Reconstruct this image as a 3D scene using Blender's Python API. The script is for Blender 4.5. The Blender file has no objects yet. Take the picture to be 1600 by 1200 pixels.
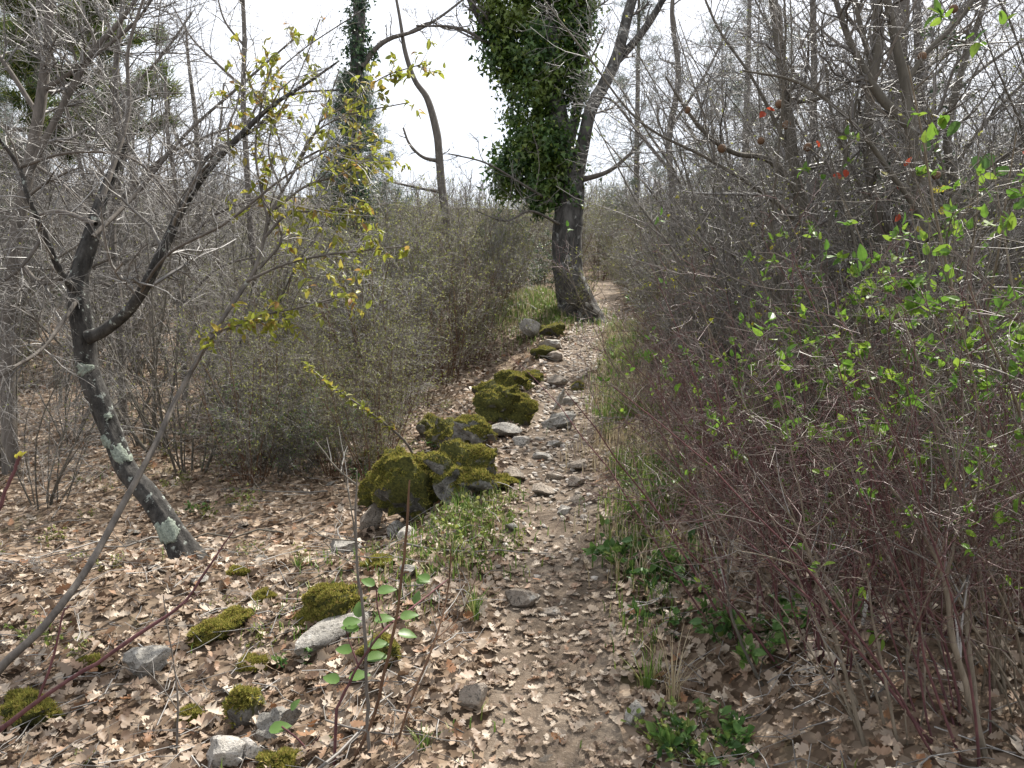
import bpy, math, random
import numpy as np
from mathutils import Vector, Matrix

# ------------------------------------------------------------------ camera, sky, sun, exposure
sc = bpy.context.scene
F = 1208.0                      # focal length in pixels of the 1600 x 1200 photograph
PITCH = math.radians(5.0)
CAM = np.array((0.0, 0.0, 1.6))
cam_d = bpy.data.cameras.new('camera')
cam_d.sensor_width = 36.0
cam_d.lens = F * 36.0 / 1600.0
cam_d.clip_start = 0.05
cam_d.clip_end = 3000
cam = bpy.data.objects.new('camera', cam_d)
sc.collection.objects.link(cam)
cam.location = CAM
cam.rotation_euler = (math.radians(90) - PITCH, 0, 0)
sc.camera = cam

SUN_AZ, SUN_EL = math.radians(32), math.radians(53)
w = bpy.data.worlds.new('World'); sc.world = w; w.use_nodes = True
nt = w.node_tree; nt.nodes.clear()
out = nt.nodes.new('ShaderNodeOutputWorld'); bg = nt.nodes.new('ShaderNodeBackground')
sky = nt.nodes.new('ShaderNodeTexSky'); sky.sky_type = 'NISHITA'; sky.sun_disc = False
sky.sun_elevation = SUN_EL; sky.sun_rotation = SUN_AZ; sky.dust_density = 2.5
tc = nt.nodes.new('ShaderNodeTexCoord'); nz = nt.nodes.new('ShaderNodeTexNoise')
nz.inputs['Scale'].default_value = 2.2; nz.inputs['Detail'].default_value = 5
rmp = nt.nodes.new('ShaderNodeMapRange')
rmp.inputs['From Min'].default_value = 0.3; rmp.inputs['From Max'].default_value = 0.7
rmp.inputs['To Min'].default_value = 0.5; rmp.inputs['To Max'].default_value = 0.95
mx = nt.nodes.new('ShaderNodeMix'); mx.data_type = 'RGBA'
mx.inputs['B'].default_value = (9.6, 9.8, 10.3, 1)      # thin white cloud veil
nt.links.new(tc.outputs['Generated'], nz.inputs['Vector'])
nt.links.new(nz.outputs['Fac'], rmp.inputs['Value'])
nt.links.new(rmp.outputs['Result'], mx.inputs['Factor'])
nt.links.new(sky.outputs['Color'], mx.inputs['A'])
nt.links.new(mx.outputs['Result'], bg.inputs['Color'])
bg.inputs['Strength'].default_value = 0.075
nt.links.new(bg.outputs['Background'], out.inputs['Surface'])

sun_d = bpy.data.lights.new('sun', 'SUN'); sun_d.energy = 5.0; sun_d.angle = math.radians(0.6)
sun_d.color = (1.0, 0.95, 0.87)
sun = bpy.data.objects.new('sun', sun_d); sc.collection.objects.link(sun)
sdir = Vector((math.sin(SUN_AZ) * math.cos(SUN_EL), math.cos(SUN_AZ) * math.cos(SUN_EL), math.sin(SUN_EL)))
sun.rotation_euler = sdir.to_track_quat('Z', 'Y').to_euler()

sc.view_settings.view_transform = 'Standard'; sc.view_settings.look = 'None'
sc.view_settings.exposure = 1.12; sc.view_settings.gamma = 1.0
sc.render.engine = 'CYCLES'
sc.cycles.max_bounces = 4; sc.cycles.diffuse_bounces = 2; sc.cycles.transmission_bounces = 2
sc.cycles.glossy_bounces = 2

rng = np.random.default_rng(7)
R = random.Random(7)
C = sc.collection

# ------------------------------------------------------------------ pixel <-> place
FWD = np.array((0, math.cos(PITCH), -math.sin(PITCH)))
UPV = np.array((0, math.sin(PITCH), math.cos(PITCH)))
RGT = np.array((1.0, 0, 0))
def PT(u, v, d):
    return CAM + d * (FWD + RGT * ((u - 800) / F) + UPV * ((600 - v) / F))
def proj(p):
    q = np.asarray(p) - CAM
    d = q @ FWD
    return 800 + F * (q @ RGT) / d, 600 - F * (q @ UPV) / d, d

def vnoise(x, y, s=0):
    x = np.asarray(x, float); y = np.asarray(y, float)
    xi = np.floor(x).astype(np.int64); yi = np.floor(y).astype(np.int64)
    fx = x - xi; fy = y - yi
    fx = fx * fx * (3 - 2 * fx); fy = fy * fy * (3 - 2 * fy)
    def h(a, b):
        n = (a * 374761393 + b * 668265263 + s * 1442695041) & 0xffffffff
        n = ((n ^ (n >> 13)) * 1274126177) & 0xffffffff
        n = (n ^ (n >> 16)) & 0xffff
        return n / 65535.0
    return (h(xi, yi) * (1 - fx) * (1 - fy) + h(xi + 1, yi) * fx * (1 - fy)
            + h(xi, yi + 1) * (1 - fx) * fy + h(xi + 1, yi + 1) * fx * fy) * 2 - 1

PY = [-30, 1.0, 2.3, 3.5, 5.5, 7.7, 9.5, 11.3, 13.7, 17, 24, 40, 500]
PX = [-0.9, 0.04, .13, .22, .27, .56, .85, 1.1, 1.62, 2.05, 2.85, 4.2, 40]
def pathx(y): return np.interp(y, PY, PX)
def sstep(a, b, t):
    t = np.clip((t - a) / (b - a), 0, 1); return t * t * (3 - 2 * t)
def gz(x, y):
    x = np.asarray(x, float); y = np.asarray(y, float)
    z = 0.12 * np.minimum(y, 60)
    yy = np.maximum(y - 60, 0)
    z = z + 0.17 * yy + 6 * sstep(60, 260, y) * vnoise(x * .012, y * .012, 3)
    z = np.where(y > 240, z - (y - 240) * 0.17, z)
    dl = pathx(y) - x
    drop = 0.08 + 0.22 * sstep(3.6, 4.6, y) * (1 - sstep(11, 13, y))
    near = 1 - sstep(25, 60, y)
    z = z - drop * sstep(.45, 1.0, dl) - near * 0.035 * np.clip(dl - 1, 0, 30)
    z = z + near * (0.05 * sstep(.35, .8, -dl) + 0.07 * np.clip(-dl - .5, 0, 25))
    z = z + 0.45 * np.exp(-(((x - .25) / .9) ** 2 + ((y - 13.6) / 1.3) ** 2))   # grassy mound by the tree
    off = sstep(.25, .6, np.abs(dl))
    z = z + (0.015 + .03 * off) * vnoise(x * 1.7, y * 1.7, 1) + (.006 + .010 * off) * vnoise(x * 6, y * 6, 2)
    z = z - 0.03 * (1 - sstep(.1, .45, np.abs(dl)))
    z = z + .25 * sstep(8, 30, y) * vnoise(x * .2, y * .2, 5)
    return z
def G(x, y): return float(gz(x, y))
def GP(u, v, dmax=60):
    d = np.linspace(.8, dmax, 3000)
    p = CAM[None] + d[:, None] * (FWD + RGT * ((u - 800) / F) + UPV * ((600 - v) / F))[None]
    h = p[:, 2] - gz(p[:, 0], p[:, 1])
    i = np.argmax(h < 0) if (h < 0).any() else len(d) - 1
    return p[i]
def gnormal(x, y, e=.03):
    dx = (gz(x + e, y) - gz(x - e, y)) / (2 * e); dy = (gz(x, y + e) - gz(x, y - e)) / (2 * e)
    n = np.stack([-dx, -dy, np.ones_like(dx)], -1)
    return n / np.linalg.norm(n, axis=-1, keepdims=True)
def inview(x, y, z, m=60):
    u, v, d = proj(np.stack([x, y, z], -1))
    return (d > .6) & (u > -m) & (u < 1600 + m) & (v > -m) & (v < 1200 + m)

# ------------------------------------------------------------------ mesh helpers
class MB:
    def __init__(s): s.v = []; s.n = 0; s.f = {3: [], 4: []}; s.m = {3: [], 4: []}
    def add(s, v, f, mi=0):
        v = np.asarray(v, float).reshape(-1, 3); f = np.asarray(f, np.int64)
        s.v.append(v); k = f.shape[1]
        s.f[k].append(f + s.n); s.m[k].append(np.full(len(f), mi)); s.n += len(v)
    def mesh(s, name, mats, smooth=True):
        me = bpy.data.meshes.new(name)
        v = np.concatenate(s.v) if s.v else np.zeros((0, 3))
        me.vertices.add(len(v)); me.vertices.foreach_set('co', v.ravel())
        loops = []; starts = []; mi = []; st = 0
        for k in (3, 4):
            if s.f[k]:
                f = np.concatenate(s.f[k]); loops.append(f.ravel())
                starts.append(st + np.arange(len(f)) * k); st += f.size; mi.append(np.concatenate(s.m[k]))
        loops = np.concatenate(loops); starts = np.concatenate(starts); mi = np.concatenate(mi)
        me.loops.add(len(loops)); me.loops.foreach_set('vertex_index', loops.astype(np.int32))
        me.polygons.add(len(starts)); me.polygons.foreach_set('loop_start', starts.astype(np.int32))
        me.polygons.foreach_set('material_index', mi.astype(np.int32))
        me.polygons.foreach_set('use_smooth', np.full(len(starts), smooth))
        for m in (mats if isinstance(mats, (list, tuple)) else [mats]): me.materials.append(m)
        me.update(calc_edges=True); me.validate()
        return me

def unit(a): return a / np.maximum(np.linalg.norm(a, axis=-1, keepdims=True), 1e-9)
def tubes(mb, P, r, sides=3, mi=0, rough=0.0, seed=0, cap=False):
    P = np.asarray(P, float); r = np.asarray(r, float)
    if P.ndim == 2: P = P[None]; r = r[None]
    N, K, _ = P.shape
    t = np.empty_like(P); t[:, 1:-1] = P[:, 2:] - P[:, :-2]; t[:, 0] = P[:, 1] - P[:, 0]; t[:, -1] = P[:, -1] - P[:, -2]
    t = unit(t)
    ref = unit(P[:, -1] - P[:, 0])
    a = np.where(np.abs(ref[:, 2:3]) < .8, np.array([[0, 0, 1.0]]), np.array([[1.0, 0, 0]]))
    a = np.repeat(a[:, None], K, 1)
    u = unit(np.cross(t, a)); w_ = np.cross(t, u)
    ang = np.arange(sides) * 2 * math.pi / sides
    rr = np.repeat(r[:, :, None], sides, 2)
    if rough:
        s_ = np.linspace(0, 1, K)[:, None] * np.linalg.norm(np.diff(P[0], axis=0), axis=1).sum()
        A = ang[None]; 
        def cyl(fa, fs, sd):        # noise that closes round the trunk
            b = np.abs(A / math.pi - 1)
            return vnoise(b * fa + 7, s_ * fs, sd) * .5 + vnoise(np.cos(A) * fa * .4, s_ * fs + 3 * np.sin(A), sd + 1) * .5
        n = 1 - 2 * np.abs(cyl(9, 2.2, seed))
        n2 = cyl(4, 1.0, seed + 5); n3 = cyl(20, 7, seed + 9)
        rr = rr * (1 + rough * (.6 * n + .9 * n2 + .35 * n3)[None])
    V = P[:, :, None] + rr[..., None] * (np.cos(ang)[None, None, :, None] * u[:, :, None] + np.sin(ang)[None, None, :, None] * w_[:, :, None])
    idx = np.arange(N * K * sides).reshape(N, K, sides)
    nx = np.roll(idx, -1, 2)
    f = np.stack([idx[:, :-1], nx[:, :-1], nx[:, 1:], idx[:, 1:]], -1).reshape(-1, 4)
    base = mb.n
    mb.add(V, f, mi)
    return V

def resample(pts, n):
    pts = np.asarray(pts, float)
    p = np.vstack([2 * pts[0] - pts[1], pts, 2 * pts[-1] - pts[-2]])
    o = []
    seg = len(pts) - 1
    for t in np.linspace(0, seg - 1e-6, n):
        i = int(t); f = t - i
        a, b, c, d = p[i], p[i + 1], p[i + 2], p[i + 3]
        o.append(.5 * (2 * b + (c - a) * f + (2 * a - 5 * b + 4 * c - d) * f * f + (3 * b - a - 3 * c + d) * f ** 3))
    return np.array(o)

def child_branches(P, r, per, t0=.2, t1=1.0, length=(.3, .6), ang=(30, 60), K=5, wob=.15, trop=.05,
                   ratio=.55, rmin=.0012, taper_len=True, rg=rng, fixr=None, side=None):
    """grow side branches on polylines P (N,K,3); per = mean number of children per polyline"""
    N, KP, _ = P.shape
    M = max(1, int(round(N * per)))
    idx = rg.integers(0, N, M) if per < 1 or N > 1 else np.zeros(M, int)
    if per >= 1: idx = np.repeat(np.arange(N), int(math.ceil(per)))[:]; M = len(idx)
    t = rg.uniform(t0, t1, M)
    x = t * (KP - 1); i = np.minimum(x.astype(int), KP - 2); f = (x - i)[:, None]
    p = P[idx, i] * (1 - f) + P[idx, i + 1] * f
    tan = unit(P[idx, i + 1] - P[idx, i])
    rp = r[idx, i] * (1 - f[:, 0]) + r[idx, i + 1] * f[:, 0]
    rand = unit(rg.normal(size=(M, 3)))
    if side is not None: rand = unit(rand + np.asarray(side))
    perp = unit(rand - (rand * tan).sum(1, keepdims=True) * tan)
    a = np.radians(rg.uniform(ang[0], ang[1], M))[:, None]
    d = unit(np.cos(a) * tan + np.sin(a) * perp)
    L = rg.uniform(length[0], length[1], M) * ((1.15 - .75 * t) if taper_len else 1)
    out = np.empty((M, K, 3)); out[:, 0] = p
    for k in range(1, K):
        d = unit(d + wob * rg.normal(size=(M, 3)) + trop * np.array([0, 0, 1.0]))
        out[:, k] = out[:, k - 1] + d * (L / (K - 1))[:, None]
    r0 = np.maximum(rp * ratio, rmin) if fixr is None else np.full(M, fixr)
    rr = r0[:, None] * np.linspace(1, .35, K)[None]
    return out, np.maximum(rr, rmin * .6)

def leaf_batch(mb, T, Fc, pos, dirs, nrm, size, mi=0):
    """T (k,3) template: y along the leaf, x across, z up"""
    y = unit(dirs); x = unit(np.cross(y, nrm)); z = np.cross(x, y)
    s = np.asarray(size)[:, None, None]
    V = pos[:, None] + s * (T[None, :, 0:1] * x[:, None] + T[None, :, 1:2] * y[:, None] + T[None, :, 2:3] * z[:, None])
    k = len(T); M = len(pos)
    f = (np.asarray(Fc)[None] + (np.arange(M) * k)[:, None, None]).reshape(-1, len(Fc[0]))
    mb.add(V, f, mi)

OVATE = np.array([(0, 0, 0), (-.27, .42, .07), (.27, .42, .07), (0, .48, 0), (0, 1, -.1)])
OVATE_F = [(0, 2, 3), (0, 3, 1), (3, 2, 4), (1, 3, 4)]
IVY = np.array([(0, .1, 0), (-.42, .12, -.05), (.42, .12, -.05), (0, .45, .05), (0, 1, -.1), (-.2, .5, 0), (.2, .5, 0)])
IVY_F = [(0, 2, 3), (0, 3, 1), (3, 2, 6), (1, 3, 5), (3, 6, 4), (5, 3, 4)]
SERR = np.array([(0, 0, 0), (.2, .08, .02), (.33, .3, .05), (.3, .55, .04), (.17, .8, 0), (0, 1, -.06), (-.17, .8, 0), (-.3, .55, .04), (-.33, .3, .05), (-.2, .08, .02), (0, .3, -.01), (0, .6, -.01)])
SERR_F = [(0, 1, 10), (1, 2, 10), (2, 3, 11), (2, 11, 10), (3, 4, 11), (4, 5, 11), (5, 6, 11), (6, 7, 11), (7, 8, 10), (7, 10, 11), (8, 9, 10), (9, 0, 10)]
def oak_template(k, coarse=False):
    g = np.random.default_rng(100 + k)
    if coarse:
        ys = np.array([0, .2, .32, .5, .64, .82, 1.0]); xs = np.array([.012, .16, .09, .25, .15, .24, .0])
    else:
        ys = np.array([0, .2, .29, .42, .5, .63, .72, .84, 1.0]); xs = np.array([.012, .17, .09, .27, .13, .30, .17, .22, .0])
    n = len(ys); L = []; Rr = []
    for j in range(n):
        L.append((-xs[j] * g.uniform(.7, 1.3), ys[j] + g.uniform(-.03, .03), 0)); Rr.append((xs[j] * g.uniform(.7, 1.3), ys[j] + g.uniform(-.03, .03), 0))
    mid = [(0, y, 0) for y in ys]
    v = np.array(L + mid + Rr); f = []
    for j in range(n - 1):
        f.append((j, n + j, n + j + 1, j + 1)); f.append((n + j, 2 * n + j, 2 * n + j + 1, n + j + 1))
    a, b, c = g.uniform(-.4, 2.2), g.uniform(-.6, .9), g.uniform(-.9, .9)
    x, y = v[:, 0].copy(), v[:, 1] - .5
    v[:, 2] = a * x * x + b * y * y * .8 + c * x * y + g.uniform(-.025, .025, len(v))
    v[:, 0] += g.uniform(-.15, .15) * y * y
    v[:, 1] -= .5
    return v, f
OAK = [oak_template(k) for k in range(8)]; OAK_F = OAK[0][1]
OAKC = [oak_template(k, True) for k in range(8)]; OAKC_F = OAKC[0][1]

# ------------------------------------------------------------------ materials
def newmat(name):
    m = bpy.data.materials.new(name); m.use_nodes = True
    n = m.node_tree; n.nodes.clear()
    o = n.nodes.new('ShaderNodeOutputMaterial'); return m, n, o
def ramp(n, stops, fac):
    r = n.nodes.new('ShaderNodeValToRGB'); e = r.color_ramp.elements
    while len(e) < len(stops): e.new(.5)
    for q, (p, c) in zip(e, stops): q.position = p; q.color = (*c, 1)
    n.links.new(fac, r.inputs['Fac']); return r.outputs['Color']
def noise(n, scale, detail=4, rough=.6, vec=None, out='Fac'):
    t = n.nodes.new('ShaderNodeTexNoise'); t.inputs['Scale'].default_value = scale
    t.inputs['Detail'].default_value = detail; t.inputs['Roughness'].default_value = rough
    if vec is not None: n.links.new(vec, t.inputs['Vector'])
    return t.outputs[out]
def coords(n, which='Object', scale=None):
    t = n.nodes.new('ShaderNodeTexCoord').outputs[which]
    if scale:
        mp = n.nodes.new('ShaderNodeMapping'); mp.inputs['Scale'].default_value = scale
        n.links.new(t, mp.inputs['Vector']); return mp.outputs['Vector']
    return t
def mixc(n, a, b, fac):
    m = n.nodes.new('ShaderNodeMix'); m.data_type = 'RGBA'
    for s, v in (('A', a), ('B', b)):
        if isinstance(v, tuple): m.inputs[s].default_value = (*v, 1)
        else: n.links.new(v, m.inputs[s])
    if isinstance(fac, float): m.inputs['Factor'].default_value = fac
    else: n.links.new(fac, m.inputs['Factor'])
    return m.outputs['Result']
def mrange(n, v, a, b, c=0., d=1.):
    m = n.nodes.new('ShaderNodeMapRange'); m.inputs[1].default_value = a; m.inputs[2].default_value = b
    m.inputs[3].default_value = c; m.inputs[4].default_value = d; n.links.new(v, m.inputs[0]); return m.outputs[0]
def bump(n, h, st, dist=.01):
    b = n.nodes.new('ShaderNodeBump'); b.inputs['Strength'].default_value = st; b.inputs['Distance'].default_value = dist
    n.links.new(h, b.inputs['Height']); return b.outputs['Normal']
def princ(n, o, col, rough=.7, nrm=None, spec=.3):
    p = n.nodes.new('ShaderNodeBsdfPrincipled')
    if isinstance(col, tuple): p.inputs['Base Color'].default_value = (*col, 1)
    else: n.links.new(col, p.inputs['Base Color'])
    p.inputs['Roughness'].default_value = rough; p.inputs['Specular IOR Level'].default_value = spec
    if nrm is not None: n.links.new(nrm, p.inputs['Normal'])
    n.links.new(p.outputs[0], o.inputs['Surface']); return p
def island(n): return n.nodes.new('ShaderNodeNewGeometry').outputs['Random Per Island']

def leaf_mat(name, stops, trans=.35, rough=.5, spec=.3, per_object=False):
    m, n, o = newmat(name)
    src = n.nodes.new('ShaderNodeObjectInfo').outputs['Random'] if per_object else island(n)
    c = ramp(n, stops, src)
    nn = noise(n, 45, 3, .6, coords(n))
    c = mixc(n, c, (.02, .012, .006), mrange(n, nn, .58, .85, 0., .45))
    p = princ(n, o, c, rough, None, spec)
    t = n.nodes.new('ShaderNodeBsdfTranslucent'); n.links.new(c, t.inputs['Color'])
    ms = n.nodes.new('ShaderNodeMixShader'); ms.inputs[0].default_value = trans
    n.links.new(p.outputs[0], ms.inputs[1]); n.links.new(t.outputs[0], ms.inputs[2])
    n.links.new(ms.outputs[0], o.inputs['Surface']); return m
def patchy(m, col, scale, lo, hi):
    n = m.node_tree; mixes = [q for q in n.nodes if q.type == 'MIX']
    q = mixes[0]; users = [l.to_socket for l in q.outputs['Result'].links]
    c = mixc(n, q.outputs['Result'], col, mrange(n, noise(n, scale, 3, .5, coords(n)), lo, hi, 0., .6))
    for u in users: n.links.new(c, u)
def bark_mat(name, dark, light, scale=14, lichen=None, bs=.7, stretch=.25):
    m, n, o = newmat(name)
    v = coords(n, 'Object', (1, 1, stretch))
    a = noise(n, scale, 6, .7, v)
    c = ramp(n, [(.3, dark), (.7, light)], a)
    if lichen:
        l = noise(n, lichen[1], 4, .65, coords(n))
        c = mixc(n, c, lichen[0], mrange(n, l, lichen[2], lichen[2] + .05))
    princ(n, o, c, .85, bump(n, a, bs, .012), .2); return m
def twig_mat(name, stops):
    m, n, o = newmat(name)
    c = ramp(n, stops, island(n))
    a = noise(n, 60, 2, .5, coords(n))
    c = mixc(n, c, (.03, .025, .02), mrange(n, a, .5, .9, 0., .5))
    princ(n, o, c, .48, None, .5); return m

M = {}
M['dry'] = leaf_mat('dry_oak_leaf', [(0, (.10, .060, .036)), (.22, (.18, .124, .082)), (.45, (.27, .202, .145)), (.68, (.36, .288, .216)), (.86, (.46, .39, .31)), (1, (.24, .115, .052))], .22, .55, .35)
M['dryobj'] = leaf_mat('dry_oak_leaf_single', [(0, (.09, .055, .034)), (.25, (.17, .115, .076)), (.5, (.255, .19, .135)), (.78, (.38, .31, .24)), (1, (.22, .11, .05))], .22, .5, .35, True)
M['ivy'] = leaf_mat('ivy_leaf', [(0, (.022, .052, .015)), (.45, (.042, .092, .02)), (.85, (.085, .15, .026)), (1, (.18, .22, .035))], .34, .4, .4)
M['ivyblue'] = leaf_mat('ivy_leaf_dark', [(0, (.022, .048, .026)), (.6, (.038, .08, .036)), (1, (.08, .13, .045))], .3, .45, .4)
patchy(M['ivy'], (.16, .20, .03), 1.3, .5, .66)
M['cherry'] = leaf_mat('young_cherry_leaf', [(0, (.19, .22, .035)), (.5, (.27, .29, .045)), (.85, (.32, .28, .06)), (1, (.32, .17, .06))], .5, .45)
M['fresh'] = leaf_mat('fresh_green_leaf', [(0, (.07, .15, .025)), (.5, (.12, .22, .03)), (1, (.20, .28, .04))], .5, .45)
M['green'] = leaf_mat('green_leaf', [(0, (.045, .10, .03)), (.6, (.08, .16, .04)), (1, (.14, .21, .05))], .4, .45)
M['bramble'] = leaf_mat('bramble_leaf', [(0, (.06, .13, .035)), (.5, (.095, .18, .045)), (.85, (.14, .22, .055)), (1, (.20, .20, .05))], .4, .4)
M['olive'] = leaf_mat('budding_leaf', [(0, (.12, .14, .04)), (.6, (.20, .22, .06)), (1, (.30, .30, .085))], .5, .5)
M['yellow'] = leaf_mat('yellow_leaf', [(0, (.30, .30, .03)), (.6, (.40, .36, .04)), (1, (.28, .36, .05))], .5, .45)
M['red'] = leaf_mat('red_leaf', [(0, (.30, .025, .02)), (.6, (.38, .06, .025)), (1, (.33, .12, .04))], .5, .45)
M['needle'] = leaf_mat('pine_needles', [(0, (.04, .085, .03)), (.45, (.085, .13, .035)), (1, (.24, .25, .05))], .35, .5)
M['fir'] = leaf_mat('fir_needles', [(0, (.045, .075, .05)), (1, (.09, .125, .07))], .3, .55)
M['grass'] = leaf_mat('grass_blade', [(0, (.07, .13, .03)), (.6, (.14, .22, .045)), (.85, (.22, .26, .07)), (1, (.42, .36, .2))], .4, .5)
M['straw'] = leaf_mat('straw_blade', [(0, (.34, .27, .16)), (.6, (.48, .41, .28)), (1, (.25, .19, .11))], .3, .6)
M['bark_big'] = bark_mat('rough_dark_bark', (.014, .013, .012), (.125, .118, .108), 14, ((.25, .25, .235), 8, .59), 1.0, .3)
M['bark_oak'] = bark_mat('black_lichened_bark', (.008, .0075, .007), (.085, .08, .073), 24, ((.27, .29, .26), 26, .60), 1.0, .5)
M['bark_grey'] = bark_mat('grey_bark', (.06, .053, .046), (.17, .15, .13), 22, ((.27, .27, .23), 8, .66), .4)
M['bark_smooth'] = bark_mat('smooth_grey_olive_bark', (.065, .058, .047), (.15, .135, .11), 18, ((.24, .24, .2), 9, .68), .3)
M['twig'] = twig_mat('grey_brown_twig', [(0, (.060, .052, .045)), (.5, (.115, .103, .090)), (1, (.23, .21, .19))])
M['twigpale'] = twig_mat('pale_grey_twig', [(0, (.085, .078, .070)), (.5, (.155, .144, .132)), (1, (.30, .285, .265))])
M['twigbrown'] = twig_mat('brown_twig', [(0, (.065, .053, .040)), (.5, (.112, .093, .072)), (1, (.20, .175, .14))])
M['twigred'] = twig_mat('red_purple_twig', [(0, (.075, .030, .030)), (.3, (.105, .045, .042)), (.55, (.085, .062, .052)), (1, (.21, .175, .145))])
M['purple'] = bark_mat('purple_dogwood_bark', (.06, .026, .030), (.15, .07, .068), 50, None, .2)
M['tan_stem'] = bark_mat('tan_stem_bark', (.09, .075, .055), (.24, .20, .15), 50, None, .2)
M['bleached'] = bark_mat('bleached_wood', (.35, .33, .30), (.62, .60, .56), 40, None, .2)
M['brown_stem'] = bark_mat('brown_stem_bark', (.07, .04, .025), (.15, .085, .05), 40, None, .2)

def moss_mat():
    m, n, o = newmat('moss')
    a = noise(n, 18, 5, .65, coords(n)); b = noise(n, 140, 3, .6, coords(n))
    c = ramp(n, [(.3, (.05, .06, .012)), (.5, (.14, .14, .024)), (.72, (.28, .25, .045))], a)
    c = mixc(n, c, (.03, .04, .01), mrange(n, b, .5, .8, 0., .7))
    princ(n, o, c, .95, bump(n, b, 1.0, .02), .1); return m
M['moss'] = moss_mat()
M['mossfuzz'] = leaf_mat('moss_shoots', [(0, (.09, .105, .022)), (.35, (.22, .215, .05)), (.75, (.38, .345, .085)), (1, (.30, .21, .08))], .35, .8, .1)
def stone_mat(name, dark, light, mossy):
    m, n, o = newmat(name)
    v = coords(n)
    a = noise(n, 13, 8, .75, v); f = noise(n, 75, 5, .7, v)
    c = ramp(n, [(.34, dark), (.5, tuple((d + l) / 2 for d, l in zip(dark, light))), (.66, light)], a)
    c = mixc(n, c, (.05, .046, .04), mrange(n, f, .52, .66, 0., .85))
    li = noise(n, 22, 3, .5, v)
    c = mixc(n, c, (.52, .51, .47), mrange(n, li, .62, .68, 0., .6))
    ob = n.nodes.new('ShaderNodeObjectInfo')
    mt = n.nodes.new('ShaderNodeMath'); mt.operation = 'MULTIPLY_ADD'; n.links.new(ob.outputs['Random'], mt.inputs[0]); mt.inputs[1].default_value = .45; mt.inputs[2].default_value = .9
    hs = n.nodes.new('ShaderNodeHueSaturation'); n.links.new(mt.outputs[0], hs.inputs['Value']); n.links.new(c, hs.inputs['Color']); c = hs.outputs['Color']
    if mossy:
        g = n.nodes.new('ShaderNodeNewGeometry'); s = n.nodes.new('ShaderNodeSeparateXYZ'); n.links.new(g.outputs['Normal'], s.inputs[0])
        k = noise(n, 6, 4, .6, v)
        ad = n.nodes.new('ShaderNodeMath'); ad.operation = 'MULTIPLY_ADD'; n.links.new(s.outputs['Z'], ad.inputs[0]); ad.inputs[1].default_value = .35; n.links.new(k, ad.inputs[2])
        mc = ramp(n, [(.35, (.03, .036, .010)), (.65, (.12, .115, .028))], noise(n, 60, 4, .7, v))
        c = mixc(n, c, mc, mrange(n, ad.outputs[0], mossy, mossy + .06))
    princ(n, o, c, .9, bump(n, f, 1.0, .02), .25); return m
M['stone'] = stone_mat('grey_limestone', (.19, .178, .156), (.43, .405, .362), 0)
M['stone_pale'] = stone_mat('pale_limestone', (.30, .275, .24), (.55, .52, .47), 0)
M['stone_tan'] = stone_mat('tan_dusty_stone', (.20, .165, .132), (.40, .345, .285), 0)
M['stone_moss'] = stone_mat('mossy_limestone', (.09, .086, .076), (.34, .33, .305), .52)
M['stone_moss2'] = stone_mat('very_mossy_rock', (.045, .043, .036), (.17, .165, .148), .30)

def ground_mat():
    m, n, o = newmat('leaf_litter_soil')
    v = coords(n)
    vo = n.nodes.new('ShaderNodeTexVoronoi'); vo.inputs['Scale'].default_value = 22; n.links.new(v, vo.inputs['Vector'])
    c = ramp(n, [(0, (.05, .034, .022)), (.35, (.11, .078, .054)), (.7, (.20, .15, .108)), (1, (.30, .24, .18))], vo.outputs['Color'])
    a = noise(n, .8, 5, .6, v)
    c = mixc(n, c, (.055, .042, .03), mrange(n, a, .48, .75, 0., .8))
    g = noise(n, 1.9, 5, .6, v)
    c = mixc(n, c, (.09, .11, .035), mrange(n, g, .60, .75, 0., .5))
    far = noise(n, .06, 5, .6, v)
    princ(n, o, c, .95, bump(n, vo.outputs['Distance'], .6, .03), .1); return m
M['ground'] = ground_mat()
def path_mat():
    m, n, o = newmat('trodden_soil')
    v = coords(n)
    a = noise(n, 3.5, 6, .65, v); f = noise(n, 90, 4, .7, v)
    c = ramp(n, [(.3, (.085, .065, .047)), (.5, (.145, .113, .085)), (.72, (.24, .20, .158))], a)
    c = mixc(n, c, (.34, .285, .225), mrange(n, f, .56, .72, 0., .8))
    princ(n, o, c, .95, bump(n, f, .8, .012), .1); return m
M['path'] = path_mat()
def hill_mat():
    m, n, o = newmat('far_bare_wood')
    v = coords(n)
    a = noise(n, .25, 8, .75, v)
    c = ramp(n, [(.3, (.10, .09, .08)), (.55, (.16, .14, .12)), (.75, (.13, .15, .08))], a)
    princ(n, o, c, 1, None, 0); return m
M['hill'] = hill_mat()

# ------------------------------------------------------------------ objects
def tag(o, label=None, cat=None, group=None, kind=None):
    if label: o['label'] = label
    if cat: o['category'] = cat
    if group: o['group'] = group
    if kind: o['kind'] = kind
    return o
def obj(name, me, parent=None, loc=None, rot=None, scale=None):
    o = bpy.data.objects.new(name, me); C.objects.link(o)
    if parent is not None: o.parent = parent
    if loc is not None: o.location = loc
    if rot is not None: o.rotation_euler = rot
    if scale is not None: o.scale = (scale,) * 3 if np.isscalar(scale) else scale
    return o
def empty(name, loc=(0, 0, 0), rz=0.):
    o = obj(name, None, None, loc, (0, 0, rz)); o.empty_display_size = .1; return o

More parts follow.
